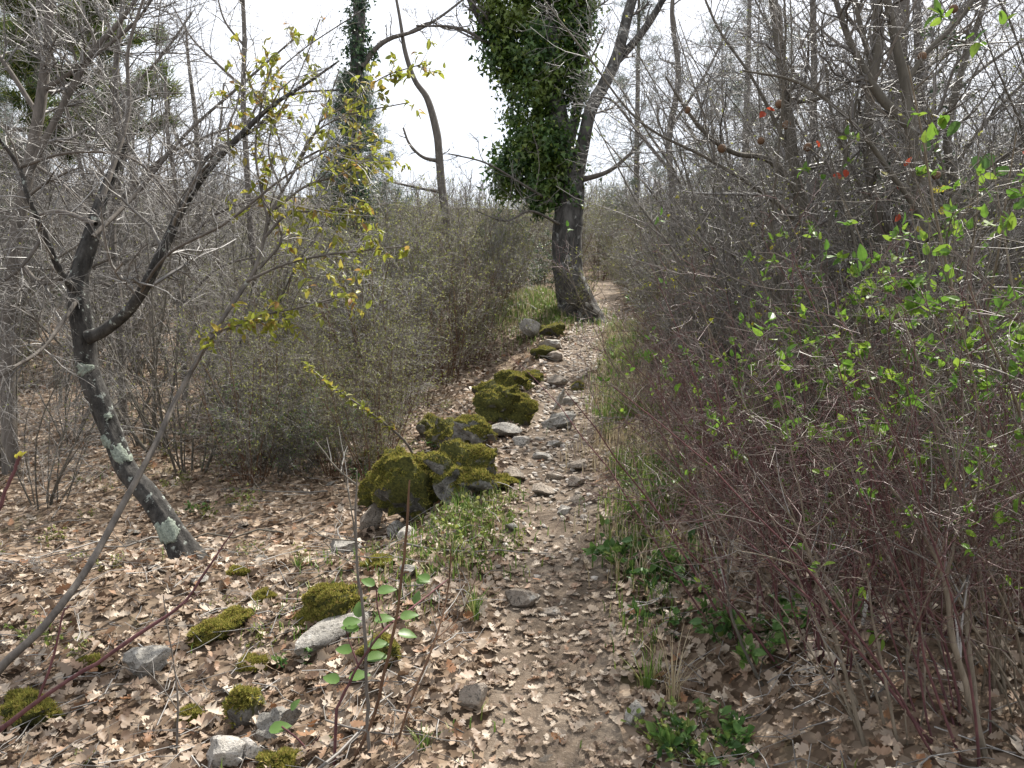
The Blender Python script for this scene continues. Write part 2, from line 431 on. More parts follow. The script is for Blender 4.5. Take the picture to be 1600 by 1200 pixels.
# ---- the setting
def ground():
    gx = np.concatenate([-np.geomspace(420, 9, 45), np.arange(-8.6, 8.61, .125), np.geomspace(9, 420, 45)])
    gy = np.concatenate([-np.geomspace(40, .6, 12), np.arange(0, 16, .12), np.geomspace(16.1, 480, 70)])
    X, Y = np.meshgrid(gx, gy); Z = gz(X, Y)
    v = np.stack([X, Y, Z], -1).reshape(-1, 3)
    id_ = np.arange(X.size).reshape(X.shape)
    f = np.stack([id_[:-1, :-1], id_[:-1, 1:], id_[1:, 1:], id_[1:, :-1]], -1).reshape(-1, 4)
    yc = Y[:-1, :-1].reshape(-1)
    mb = MB(); mb.add(v, f[yc < 70], 0); mb.f[4].append(f[yc >= 70]); mb.m[4].append(np.full((yc >= 70).sum(), 1))
    tag(obj('ground', mb.mesh('ground', [M['ground'], M['hill']])), 'leaf covered forest floor rising to a far wooded hill', 'ground', kind='structure')
    ys = np.arange(-2, 30, .09)
    wv = np.linspace(-1, 1, 13)
    half = .30 + .06 * vnoise(ys * 1.3, ys * 0, 11)
    X = pathx(ys)[:, None] + half[:, None] * wv[None] + .02 * vnoise(ys[:, None] * 5, wv[None] * 3, 12)
    Y = np.repeat(ys[:, None], 13, 1)
    e = np.where(np.abs(wv) > .95, -.03, .006)[None]
    Z = gz(X, Y) + e
    v = np.stack([X, Y, Z], -1).reshape(-1, 3); id_ = np.arange(X.size).reshape(X.shape)
    f = np.stack([id_[:-1, :-1], id_[:-1, 1:], id_[1:, 1:], id_[1:, :-1]], -1).reshape(-1, 4)
    mb = MB(); mb.add(v, f)
    tag(obj('path', mb.mesh('path', M['path'])), 'narrow trodden earth footpath climbing past the trunk', 'path', kind='structure')
ground()

# ---- leaf litter
def litter():
    bands = [(1.5, 3.9, 1060, True), (3.9, 8.5, 490, True), (8.5, 16, 210, False)]
    near = []
    mb = MB(); mbf = MB()
    for y0, y1, dens, full in bands:
        wx = y1 * .75 + 1.5
        n = int(dens * (y1 - y0) * 2 * wx)
        x = rng.uniform(-wx, wx, n); y = rng.uniform(y0, y1, n)
        dl = np.abs(pathx(y) - x)
        keep = rng.uniform(0, 1, n) < np.where(dl < .3, .60 + .28 * vnoise(x * 3, y * 2, 21) + .4 * (dl / .3) ** 2, .95 + .35 * vnoise(x * 1.1, y * 1.1, 22))
        z = gz(x, y)
        keep &= inview(x, y, z, 90)
        x, y, z = x[keep], y[keep], z[keep]; dl = dl[keep]; n = len(x)
        nr = gnormal(x, y)
        tilt = rng.normal(size=(n, 3)) * np.where(dl < .3, .24, .46)[:, None]
        nr = unit(nr + tilt)
        a = rng.uniform(0, 2 * math.pi, n); d = np.stack([np.cos(a), np.sin(a), np.zeros(n)], -1)
        d = unit(d - (d * nr).sum(1, keepdims=True) * nr)
        size = rng.uniform(.038, .08, n) * np.where(dl < .22, .75, 1) * np.where(rng.uniform(size=n) < .25, .6, 1)
        p = np.stack([x, y, z + .008 + rng.uniform(0, 1, n) ** 1.5 * np.where(dl < .3, .014, .032)], -1)
        if not full:
            leaf_batch(mbf, OVATE * np.array([1.3, 1, 2.]), OVATE_F, p, d, nr, size * 1.25)
            continue
        if y0 < 2:
            dist = proj(p)[2]; u, v, _ = proj(p)
            vis = (u > 10) & (u < 1590) & (v < 1190) & (size > .052)
            order = np.argsort(np.where(vis, dist - p[:, 2] * 6 * 0, 99))[:300]
            near = [(p[i] + nr[i] * .012, d[i], nr[i], size[i], x[i] - pathx(y[i])) for i in order]
            m_ = np.ones(n, bool); m_[order] = False
            p, d, nr, size = p[m_], d[m_], nr[m_], size[m_]; n = len(p)
        k = rng.integers(0, 8, n)
        for q in range(8):
            s_ = k == q
            leaf_batch(mb, *((OAK[q][0], OAK_F) if y0 < 2 else (OAKC[q][0], OAKC_F)), p[s_], d[s_], nr[s_], size[s_])
    tag(obj('leaf_litter', mb.mesh('leaf_litter', M['dry'])), 'dry brown oak leaf litter covering the forest floor', 'leaf litter', kind='stuff')
    tag(obj('leaf_litter', mbf.mesh('leaf_litter_far', M['dry'])), 'small looking leaf litter further up the track', 'leaf litter', kind='stuff')
    mes = []
    for q in range(8):
        b = MB(); b.add(OAK[q][0], np.array(OAK_F)); mes.append(b.mesh('oak_leaf', M['dryobj']))
    for p, d, nr, s_, dx in near:
        z = Vector(nr); y = Vector(d); x = y.cross(z).normalized(); z = x.cross(y)
        mt = Matrix((x, y, z)).transposed().to_4x4()
        o = obj('fallen_oak_leaf', mes[R.randrange(8)]); o.matrix_world = Matrix.Translation(p) @ mt @ Matrix.Scale(s_ * .86, 4)
        if abs(dx) < .33: tag(o, 'dry lobed oak leaf lying flat on the trodden path', 'leaf', 'dry oak leaves on the path')
        elif dx < 0: tag(o, 'dry lobed oak leaf lying among the litter left of the path', 'leaf', 'dry oak leaves left of the path')
        else: tag(o, 'dry lobed oak leaf lying under the red stemmed thicket', 'leaf', 'dry oak leaves right of the path')
litter()

# ---- stones
def ico(sub):
    import bmesh
    bm = bmesh.new(); bmesh.ops.create_icosphere(bm, subdivisions=sub, radius=1)
    v = np.array([q.co[:] for q in bm.verts]); f = np.array([[q.index for q in t.verts] for t in bm.faces]); bm.free(); return v, f
ICO = {1: ico(1), 2: ico(2), 3: ico(3), 4: ico(4)}
def rock_mesh(seed, sx, sy, sz, mat, sub=3, facets=7, lump=.16, flat=1.0):
    from mathutils import noise as mn
    g = np.random.default_rng(seed)
    v, f = ICO[sub]; v = v.copy()
    mossy = 'moss' in mat.name
    for _ in range(facets + (0 if mossy else 4)):
        nn = unit(g.normal(size=3)); h = g.uniform(.6, .9) if mossy else g.uniform(.42, .82)
        dd = v @ nn; v -= np.maximum(dd - h, 0)[:, None] * nn[None]
    o3 = g.uniform(-50, 50, 3)
    def n3(fq): return np.array([mn.noise(Vector(q)) for q in (v * fq + o3)])
    if mossy: lump = max(lump, .3) * 1.35
    k = lump * 1.25 * n3(1.3) + lump * .9 * n3(2.9)
    if sub >= 3: k = k + lump * .45 * n3(7) + (lump * .22 * n3(16) if sub >= 4 else 0)
    v *= (1 + k)[:, None]
    v *= np.array([sx, sy, sz])[None]
    mb = MB(); mb.add(v, f); me = mb.mesh('rock', mat, smooth=True)
    me.set_sharp_from_angle(angle=math.radians(60 if mossy else 28)); return me, v, f
def moss_fuzz(v, f, n, seed, thr=.15, size=(.008, .02)):
    g = np.random.default_rng(seed)
    a, b, c = v[f[:, 0]], v[f[:, 1]], v[f[:, 2]]
    nn = np.cross(b - a, c - a); ar = np.linalg.norm(nn, axis=1); nn = nn / ar[:, None]
    cen = (a + b + c) / 3
    wt = ar * np.clip((nn[:, 2] - thr) + .45 * vnoise(cen[:, 0] * 9 + seed, cen[:, 1] * 9 + cen[:, 2] * 6, seed), 0, 1)
    if wt.sum() <= 0: return None
    i = g.choice(len(f), n, p=wt / wt.sum())
    r1 = g.uniform(size=(n, 1)); r2 = g.uniform(size=(n, 1)); fl = r1 + r2 > 1; r1 = np.where(fl, 1 - r1, r1); r2 = np.where(fl, 1 - r2, r2)
    p = a[i] + r1 * (b[i] - a[i]) + r2 * (c[i] - a[i])
    d = unit(nn[i] + .7 * g.normal(size=(n, 3)) + np.array([0, 0, .3]))
    T = np.array([(-.22, 0, 0), (.22, 0, 0), (0, 1, .1)])
    mb = MB(); leaf_batch(mb, T, [(0, 1, 2)], p, d, unit(g.normal(size=(n, 3))), g.uniform(size[0], size[1], n))
    return mb.mesh('moss', M['mossfuzz'], False)

def stone(u, v, wpx, hpx, mat, label, cat='stone', name='stone', moss=0, rz=0, tilt=(0, 0), seed=0, depth=.8, sub=3, facets=7, lump=.16, group=None, sink=.3):
    """u,v: pixel where the stone meets the ground (front middle); wpx,hpx: its size in the photograph"""
    g0 = GP(u, v); d = proj(g0)[2]
    sx = wpx / F * d / 2; h = hpx / F * d * 1.05
    sy = sx * depth; sz = h / (2 * (1 - sink / 2)) * 1.1
    if name == 'moss_mound': lump = .36; sink = .5; sz *= .62; sx *= .9; moss = int(moss * 1.2)
    elif name == 'rock': lump = max(lump, .26)
    me, vv, ff = rock_mesh(seed or int(u * 7 + v), sx * 1.08, sy, sz, M[mat], sub, facets, lump)
    x, y = g0[0], g0[1] + sy * .75
    o = obj(name, me, None, (x, y, G(x, y) + sz * (1 - sink)), (tilt[0], tilt[1], rz))
    tag(o, label, cat, group)
    if moss:
        mm = moss_fuzz(vv, ff, int(moss * 1.4), seed + 5, .2)
        if mm: tag(obj('moss', mm, o), 'yellow green moss cushion', kind='stuff')
    return o
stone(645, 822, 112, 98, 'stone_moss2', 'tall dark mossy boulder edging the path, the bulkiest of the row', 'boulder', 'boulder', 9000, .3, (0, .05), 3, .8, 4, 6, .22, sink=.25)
stone(728, 780, 92, 70, 'stone_moss', 'moss capped grey boulder with a bare pale face beside the path', 'boulder', 'boulder', 5000, -.3, (.1, -.1), 14, .9, 4, 9, .14, sink=.3)
stone(592, 795, 62, 40, 'stone_moss2', 'low round mossy rock tucked behind the tall dark boulder', 'rock', 'rock', 2200, .2, (0, -.3), 21)
stone(578, 832, 50, 34, 'stone_tan', 'pale angular stone at the foot of the tall mossy boulder', 'stone', 'stone', 0, .4, (.2, -.2), 33, .8, 3, 9)
stone(614, 842, 34, 28, 'stone', 'small dark grey stone leaning on the tall mossy boulder', 'stone', 'stone', 0, .2, (0, .2), 35)
stone(632, 850, 30, 26, 'stone_pale', 'small pale stone next to a dark one below the mossy boulder', 'stone', 'stone', 0, .8, (.2, .2), 36)
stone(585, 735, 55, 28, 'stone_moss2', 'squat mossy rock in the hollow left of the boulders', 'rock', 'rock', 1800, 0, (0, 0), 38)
stone(743, 702, 62, 44, 'stone_moss', 'square edged mossy rock above the grey faced boulder', 'rock', 'rock', 3000, .3, (0, .1), 40, .9, 4, 8)
stone(700, 700, 60, 34, 'stone_moss', 'grey rock with moss patches half hidden by dead twigs', 'rock', 'rock', 1200, .1, (0, 0), 42)
stone(668, 690, 50, 30, 'stone_moss', 'lichened rock under the leafless thicket beside mossy rocks', 'rock', 'rock', 800, .5, (0, 0), 44)
stone(789, 664, 76, 52, 'stone_moss2', 'rounded dark green mossy rock at the bend of the path', 'rock', 'rock', 4500, .2, (0, .1), 46, .9, 4, 6, .2)
stone(765, 640, 50, 34, 'stone_moss2', 'mossy rock just behind the rounded mossy one', 'rock', 'rock', 2000, .2, (0, 0), 48)
stone(800, 612, 60, 26, 'stone_moss2', 'long low moss covered rock above the path bend', 'rock', 'rock', 2000, .2, (0, 0), 50)
stone(828, 600, 40, 16, 'stone_moss2', 'small yellow green mossy rock at the edge of the upper path', 'rock', 'rock', 1200, .2, (0, 0), 52)
stone(784, 690, 60, 22, 'stone', 'flat pale grey stone set in the path edge by mossy rock', 'stone', 'stone', 0, .2, (0, 0), 54)
stone(828, 535, 40, 36, 'stone', 'dark grey pointed rock below the grassy mound', 'rock', 'pointed_rock', 0, .4, (0, .7), 561, .7, 3, 18, .1, sink=.2)
stone(862, 528, 42, 20, 'stone_moss2', 'mossy rock close to the ivy clad tree', 'rock', 'rock', 1000, .2, (0, 0), 58)
stone(862, 546, 44, 14, 'stone_pale', 'flat whitish stone beside the upper path', 'stone', 'stone', 0, -.2, (0, -.1), 60)
stone(850, 562, 36, 18, 'stone_moss2', 'orange green mossy rock below the flat whitish stone', 'rock', 'rock', 800, .2, (0, 0), 62)
stone(868, 566, 40, 14, 'stone_tan', 'low dusty stone on the path next to orange green moss', 'stone', 'stone', 0, .2, (0, 0), 63)
stone(870, 606, 44, 18, 'stone_tan', 'dusty stone lying across the upper path', 'stone', 'stone', 0, .2, (0, 0), 64)
stone(904, 612, 24, 12, 'stone_moss', 'little mossy stone in the middle of the path', 'stone', 'stone', 300, .2, (0, 0), 65)
stone(880, 672, 56, 20, 'stone', 'long weathered grey stone lying across the path like a root', 'stone', 'stone', 0, .15, (0, -.15), 66, .45, 3, 5, .35)
stone(872, 648, 18, 34, 'stone', 'narrow upright grey stone standing in the path', 'stone', 'stone', 0, .5, (.1, .5), 67, .7, 3, 6, .3)
stone(890, 634, 34, 12, 'stone', 'slender grey stone behind the upright one', 'stone', 'stone', 0, .9, (0, -.3), 68)
def long_slab():
    a, b = GP(462, 1052), GP(580, 972); L = float(np.linalg.norm(b - a)); az = math.atan2(b[1] - a[1], b[0] - a[0])
    me, v, f = rock_mesh(771, L * .56, L * .19, L * .15, M['stone'], 4, 9, .07)
    m = (a + b) / 2 + np.array([-.02, .05, 0])
    tag(obj('slab', me, None, (m[0], m[1], G(m[0], m[1]) + L * .10), (.55, -.12, az)), 'long tilted grey limestone slab with a moss cushion behind', 'slab')
long_slab()
stone(505, 985, 95, 42, 'stone_moss2', 'bright moss cushion covering the rock behind the tilted slab', 'rock', 'rock', 6000, .6, (0, -.3), 72, .6, 4, 5)
stone(592, 1045, 60, 34, 'stone_moss2', 'mossy rock at the right end of the tilted slab', 'rock', 'rock', 2500, 0, (0, 0), 73)
stone(228, 1072, 84, 40, 'stone', 'flat grey stone sunk in the litter, dotted with lichen', 'stone', 'stone', 0, .4, (.1, -.2), 74, .8, 3, 9)
stone(340, 1008, 92, 40, 'stone_moss2', 'long pale green moss mound in the leaf litter', 'moss mound', 'moss_mound', 6500, .5, (0, -.25), 76, .6, 4, 3, .15)
stone(140, 1052, 56, 18, 'stone_moss2', 'thin moss mound next to the flat lichened stone', 'moss mound', 'moss_mound', 2500, .2, (0, 0), 78)
stone(408, 945, 32, 28, 'stone_moss2', 'small rounded moss tuft uphill of the long moss mound', 'moss mound', 'moss_mound', 2000, .2, (0, 0), 80)
stone(392, 1055, 44, 24, 'stone_moss2', 'olive moss tuft below the long moss mound', 'moss mound', 'moss_mound', 2200, .4, (0, 0), 82)
stone(292, 1135, 36, 24, 'stone_moss2', 'small brownish moss tuft near the flat lichened stone', 'moss mound', 'moss_mound', 1500, .4, (0, 0), 84)
stone(365, 905, 34, 18, 'stone_moss2', 'green moss tuft uphill near the leaning oak', 'moss mound', 'moss_mound', 1500, .4, (0, 0), 86)
stone(382, 1140, 56, 60, 'stone_moss', 'dark upright rock with moss on its edge', 'rock', 'rock', 2500, .7, (.1, -.4), 88, .6, 3, 9)
stone(432, 1165, 74, 46, 'stone', 'grey rock with a green leaf over it beside the dark upright rock', 'rock', 'rock', 0, .2, (0, .1), 90)
stone(428, 1215, 60, 34, 'stone_moss2', 'moss mound beside the bright white stone', 'moss mound', 'moss_mound', 3000, .2, (0, 0), 92)
stone(345, 1215, 80, 46, 'stone_pale', 'bright white broken stone lying low in the litter', 'stone', 'stone', 0, .2, (0, -.1), 94, .8, 3, 10)
stone(388, 1205, 44, 44, 'stone_pale', 'bright white upright stone with a square corner', 'stone', 'stone', 0, .1, (0, .1), 95, .7, 3, 12)
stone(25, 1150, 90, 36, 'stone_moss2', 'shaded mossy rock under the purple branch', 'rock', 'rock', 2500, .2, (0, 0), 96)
stone(300, 920, 40, 16, 'stone', 'small grey stone in shade behind the leaning oak', 'stone', 'stone', 0, .2, (0, 0), 97)
stone(740, 1118, 52, 38, 'stone_tan', 'pinkish tan rounded stone at the path edge', 'stone', 'stone', 0, .2, (0, .1), 98)
stone(995, 1138, 44, 36, 'stone', 'grey knobbly stone between the path and green weeds', 'stone', 'stone', 0, .2, (0, .1), 99, .9, 3, 9)
stone(813, 953, 62, 26, 'stone_tan', 'flat lichened stone half buried in the path by the grass tuft', 'stone', 'stone', 0, -.2, (0, .1), 101)
stone(865, 965, 40, 10, 'stone_tan', 'thin stone barely showing through the path soil', 'stone', 'stone', 0, -.2, (0, 0), 102)
stone(532, 872, 66, 26, 'stone', 'flat grey rock with a mossy rim in the litter below boulders', 'rock', 'rock', 0, -.2, (0, .1), 103)
stone(640, 905, 34, 18, 'stone', 'small grey stone in the litter left of the green herbs', 'stone', 'stone', 0, -.2, (0, .1), 104)
stone(590, 890, 50, 18, 'stone_moss2', 'flat yellowish moss pad near the flat grey rock', 'moss mound', 'moss_mound', 2500, -.2, (0, .0), 105)
stone(714, 784, 22, 22, 'stone_pale', 'small cream stone in front of the grey faced boulder', 'stone', 'stone', 0, -.2, (0, .1), 106)
stone(884, 808, 30, 14, 'stone_pale', 'whitish cobble in the middle of the path', 'stone', 'stone', 0, -.2, (0, .1), 107)
stone(800, 832, 26, 12, 'stone_pale', 'cream oval cobble by the green herbs', 'stone', 'stone', 0, .1, (0, .1), 108)
stone(904, 740, 34, 17, 'stone_tan', 'dusty domed cobble on the right side of the path', 'stone', 'stone', 0, .1, (0, .1), 109)
stone(902, 764, 34, 16, 'stone_tan', 'dusty rough cobble just below the domed one', 'stone', 'stone', 0, .1, (0, .1), 110)
stone(904, 792, 34, 14, 'stone_tan', 'tan wedge shaped cobble on the right side of the path', 'stone', 'stone', 0, .1, (0, .1), 111)
stone(850, 778, 44, 16, 'stone_tan', 'broad dusty cobble on the left side of the path', 'stone', 'stone', 0, .1, (0, .1), 112)
stone(868, 752, 26, 14, 'stone_tan', 'small dusty cobble between two larger path cobbles', 'stone', 'stone', 0, .1, (0, .1), 113)
stone(845, 722, 40, 14, 'stone_pale', 'pale flat cobble where the path narrows', 'stone', 'stone', 0, .1, (0, .1), 114)
stone(815, 700, 34, 14, 'stone_pale', 'pale cobble at the left path edge below the mossy rocks', 'stone', 'stone', 0, .1, (0, .1), 115)
stone(870, 700, 30, 12, 'stone', 'dark cobble with a mossy spot in mid path', 'stone', 'stone', 0, .1, (0, .1), 116)
stone(806, 756, 44, 18, 'stone_tan', 'dusty stone beside reddish moss at the path edge', 'stone', 'stone', 0, .1, (0, .1), 117)
stone(770, 765, 66, 22, 'stone_moss2', 'reddish brown moss pad at the path edge', 'moss mound', 'moss_mound', 2500, .1, (0, .0), 118)
cob = [rock_mesh(200 + k, 1, .8, .38, M[['stone', 'stone_tan', 'stone_pale', 'stone_tan'][k % 4]], 3, 9, .28)[0] for k in range(8)]
for k in range(110):
    y = R.uniform(3.0, 13.5) if k < 95 else R.uniform(2.2, 3.5)
    dx = R.gauss(0, .22); x = float(pathx(y)) + dx
    s_ = R.uniform(.018, .06) * (1 if y > 4.6 else .6)
    o = obj('cobble', cob[k % 8], None, (x, y, G(x, y) - s_ * .02), (R.uniform(-.2, .2), R.uniform(-.2, .2), R.uniform(0, 6.3)), s_)
    tag(o, ['grey', 'tan', 'pale', 'tan'][k % 4] + ' cobble bedded among leaves in the path', 'stone', 'cobbles bedded in the path')
for k in range(45):
    x = R.uniform(-3.2, -.3); y = R.uniform(2.0, 6.5); s_ = R.uniform(.02, .055)
    o = obj('loose_stone', cob[k % 8], None, (x, y, G(x, y) + s_ * .25), (R.uniform(-.3, .3), R.uniform(-.3, .3), R.uniform(0, 6.3)), s_)
    tag(o, ['grey', 'tan', 'pale', 'tan'][k % 4] + ' loose stone poking out of the litter left of the path', 'stone', 'loose stones in the litter')

def gravel():
    v, f = ICO[1]; rg = np.random.default_rng(77); mb = MB(); n = 1500
    y = 3.2 + 11 * rg.uniform(0, 1, n) ** .8; x = pathx(y) + rg.normal(0, .2, n); s_ = rg.uniform(.006, .022, n) * (1 + .3 * (y > 5))
    V = v[None] * rg.uniform(.6, 1.3, (n, len(v), 1)) * s_[:, None, None] * np.array([1, 1, .6]) + np.stack([x, y, gz(x, y) + .006 + s_ * .25], -1)[:, None]
    F_ = (f[None] + (np.arange(n) * len(v))[:, None, None]).reshape(-1, 3); mb.add(V, F_)
    m, nn, o = newmat('path_gravel'); princ(nn, o, ramp(nn, [(0, (.14, .115, .09)), (.5, (.30, .26, .215)), (1, (.50, .46, .41))], island(nn)), .9)
    tag(obj('gravel', mb.mesh('gravel', m, False)), 'small dusty stones scattered through the trodden path', 'gravel', kind='stuff')
gravel()

# ---- traced trunks
def traced(pts, n=24):
    """pts: (u, v, depth, width px) -> polyline, radii"""
    w_ = np.array([np.append(PT(u, v, d), wd / F * d / 2) for u, v, d, wd in pts])
    q = resample(w_, n); return q[:, :3], np.maximum(q[:, 3], .001)
def world_trunk(pts, n=24):
    q = resample(np.array(pts, float), n); return q[:, :3], np.maximum(q[:, 3], .001)
def twig_mesh(groups, mat, name='twigs', sides=3):
    mb = MB()
    for P, r in groups: tubes(mb, P, r, sides)
    return mb.mesh(name, mat)
def part_tube(name, P, r, mat, parent, sides=8, rough=0., seed=0):
    mb = MB(); tubes(mb, P, r, sides, 0, rough, seed); return obj(name, mb.mesh(name, mat), parent)
def spray(groups, rg, l1=(.4, .9), n1=8, n2=5, n3=0, ang=(30, 65), trop=.04, r=.5, rmin=.0013, t0=.2, wob=.22, side=None):
    """twigs of two or three orders on a list of (P, r) polylines"""
    out = []
    for P, rr in groups:
        b1, q1 = child_branches(P[None] if P.ndim == 2 else P, rr[None] if rr.ndim == 1 else rr, n1, t0, 1, l1, ang, 6, wob, trop, r, rmin * 1.6, rg=rg, side=side)
        q1 = np.minimum(q1, .5 * l1[1] * .03 + .002)
        out.append((b1, q1))
        b2, q2 = child_branches(b1, q1, n2, .15, 1, (l1[0] * .35, l1[1] * .45), (30, 65), 4, wob, trop, .6, rmin, rg=rg)
        out.append((b2, q2))
        if n3:
            b3, q3 = child_branches(b2, q2, n3, .2, 1, (l1[0] * .15, l1[1] * .2), (30, 65), 3, wob, trop, .7, rmin, rg=rg)
            out.append((b3, q3))
    return out
def leaf_anchors(groups, rg, n, size, t0=.3, droop=-.2, spread=.6):
    P = []; D = []
    tot = sum(len(g[0]) for g in groups)
    for b, q in groups:
        m = max(1, int(n * len(b) / tot)); i = rg.integers(0, len(b), m); t = rg.uniform(t0, 1, m) * (b.shape[1] - 1)
        k = np.minimum(t.astype(int), b.shape[1] - 2); f = (t - k)[:, None]
        P.append(b[i, k] * (1 - f) + b[i, k + 1] * f); D.append(unit(b[i, k + 1] - b[i, k]))
    P = np.concatenate(P); D = np.concatenate(D); n = len(P)
    D = unit(D + spread * rg.normal(size=(n, 3)) + np.array([0, 0, droop]))
    N_ = unit(np.array([0, 0, 1.0]) + .5 * rg.normal(size=(n, 3)))
    return P, D, N_, rg.uniform(size * .6, size * 1.2, n)

def ivy_cloud(caps, n, rg, size=.07, clump=.13, nclump=420):
    """leaves in clumps on the outside of tapered capsules: (p0, r0, p1, r1)"""
    Ls = np.array([np.linalg.norm(np.subtract(c[2], c[0])) * (c[1] + c[3]) for c in caps]); 
    ci = rg.choice(len(caps), nclump, p=Ls / Ls.sum())
    cc = []
    for i in ci:
        p0, r0, p1, r1 = caps[i]; t = rg.uniform(); a = unit(rg.normal(size=3)); rr = (r0 + (r1 - r0) * t)
        cc.append(np.append(np.array(p0) * (1 - t) + np.array(p1) * t + a * rr * rg.uniform(.4, 1.18), 0))
        cc[-1][3] = 0
        cc[-1] = np.concatenate([cc[-1][:3], a])
    cc = np.array(cc)
    k = rg.integers(0, nclump, n)
    csz = clump * rg.uniform(.4, 1.8, nclump)
    p = cc[k, :3] + rg.normal(size=(n, 3)) * csz[k][:, None] * np.array([.6, .6, .75])
    nr = unit(cc[k, 3:] + np.array([0, 0, .5]) + .6 * rg.normal(size=(n, 3)))
    d = unit(np.array([0, 0, -.8]) + .7 * rg.normal(size=(n, 3)) + .4 * cc[k, 3:])
    return p, d, nr, rg.uniform(size * .6, size * 1.25, n)

# ---- the ivy clad tree by the path
def ivy_tree():
    rg = np.random.default_rng(21)
    b = GP(903, 492); D = proj(b)[2]
    root = empty('ivy_clad_tree', (0, 0, 0))
    tag(root, 'thick dark trunk with a curved foot, its crown smothered in green ivy', 'tree')
    t, r = traced([(908, 515, D, 86), (905, 494, D, 68), (899, 470, D, 54), (888, 425, D, 44), (886, 380, D, 40), (889, 330, D, 39), (890, 290, D, 42), (880, 235, D, 36), (868, 160, D, 30), (858, 60, D, 26), (846, -60, D, 22), (838, -160, D, 14)], 90)
    part_tube('trunk', t, r, M['bark_big'], root, 48, .15, 3)
    limbs = []
    def limb(pts, s=12, n=26):
        P, q = traced(pts, n); part_tube('limb', P, q, M['bark_big'] if s > 9 else M['bark_grey'], root, s, .05 if s > 9 else 0, 4); limbs.append((P, q))
    limb([(895, 285, D, 30), (910, 230, D - .1, 22), (922, 175, D - .2, 20), (945, 130, D - .2, 19), (965, 85, D - .2, 18), (982, 20, D - .2, 16), (1005, -60, D - .2, 12), (1030, -160, D, 7)])
    limb([(955, 105, D, 14), (1000, 55, D - .3, 12), (1035, 0, D - .5, 10), (1070, -80, D - .5, 6)])
    limb([(884, 245, D, 18), (905, 150, D, 16), (905, 80, D, 14), (915, 0, D, 12), (920, -90, D, 8)])
    limb([(868, 170, D, 18), (810, 110, D, 14), (770, 60, D, 12), (735, 0, D, 10), (715, -70, D, 6)])
    limb([(905, 282, D, 10), (950, 268, D - .2, 7), (985, 240, D - .4, 5), (1010, 215, D - .5, 3)], 6)
    limb([(870, 320, D - .2, 5), (820, 290, D - .5, 4), (760, 255, D - .8, 3), (700, 240, D - .9, 2)], 5)
    limb([(874, 350, D - .2, 5), (830, 330, D - .5, 4), (790, 345, D - .8, 3), (745, 330, D - .9, 2)], 5)
    limb([(790, 85, D, 8), (720, 45, D, 5), (650, 40, D, 3)], 5)
    g = spray(limbs, rg, (.5, 1.2), 7, 5, 3, rmin=.003)
    obj('twigs', twig_mesh(g, M['twig']), root)['kind'] = 'stuff'
    X = lambda u, v, d=0.: PT(u, v, D + d)
    m = D / F
    caps = [(X(868, 315), 32 * m, X(850, 200), 58 * m), (X(850, 200), 58 * m, X(835, 90), 52 * m), (X(835, 90), 50 * m, X(815, -80), 45 * m),
            (X(798, 288, .5), 42 * m, X(825, 225, .3), 46 * m), (X(845, 300), 34 * m, X(860, 240), 44 * m), (X(785, 60), 24 * m, X(745, -50), 22 * m), (X(812, 130), 30 * m, X(775, 60), 26 * m),
            (X(900, 170), 16 * m, X(908, 40), 20 * m), (X(908, 40), 20 * m, X(915, -70), 20 * m), (X(795, 280, .7), 26 * m, X(780, 265, .7), 20 * m), (X(880, 60), 20 * m, X(880, -60), 24 * m)]
    p, d, nr, s = ivy_cloud(caps, 29000, rg, .09, .125, 700)
    keep = rg.uniform(size=len(p)) < np.where(p[:, 2] > PT(0, -40, D)[2], .5, 1)
    mb = MB(); leaf_batch(mb, IVY, IVY_F, p[keep], d[keep], nr[keep], s[keep])
    o = obj('ivy', mb.mesh('ivy', M['ivy']), root); tag(o, 'dense green ivy hanging on the trunk and limbs', kind='stuff')
    # thin shoots round the foot of the trunk
    foot = np.stack([resample(np.array([b + np.array([rg.uniform(-.35, .35), -.33 + rg.uniform(-.1, .1), 0.]), b + np.array([rg.uniform(-.4, .4), -.4, rg.uniform(.3, .5)]), b + np.array([rg.uniform(-.5, .5), -.35, rg.uniform(.6, 1.1)])]), 6) for _ in range(26)])
    fr = np.repeat(np.linspace(.006, .002, 6)[None], 26, 0)
    tw, tr = child_branches(foot, fr, 7, .2, 1, (.15, .35), (25, 60), 4, .15, .03, .6, .002, rg=rg)
    sh = empty('sucker_shrub', b); tag(sh, 'thin budding suckers sprouting round the foot of the ivy clad tree', 'shrub')
    mb = MB(); tubes(mb, foot - b, fr, 3); tubes(mb, tw - b, tr, 3); obj('twigs', mb.mesh('twigs', M['twigbrown']), sh)['kind'] = 'stuff'
    mb = MB(); leaf_batch(mb, OVATE, OVATE_F, *[(q - b if i == 0 else q) for i, q in enumerate(leaf_anchors([(tw, tr)], rg, 700, .03))])
    obj('leaves', mb.mesh('leaves', M['olive']), sh)['kind'] = 'stuff'
ivy_tree()

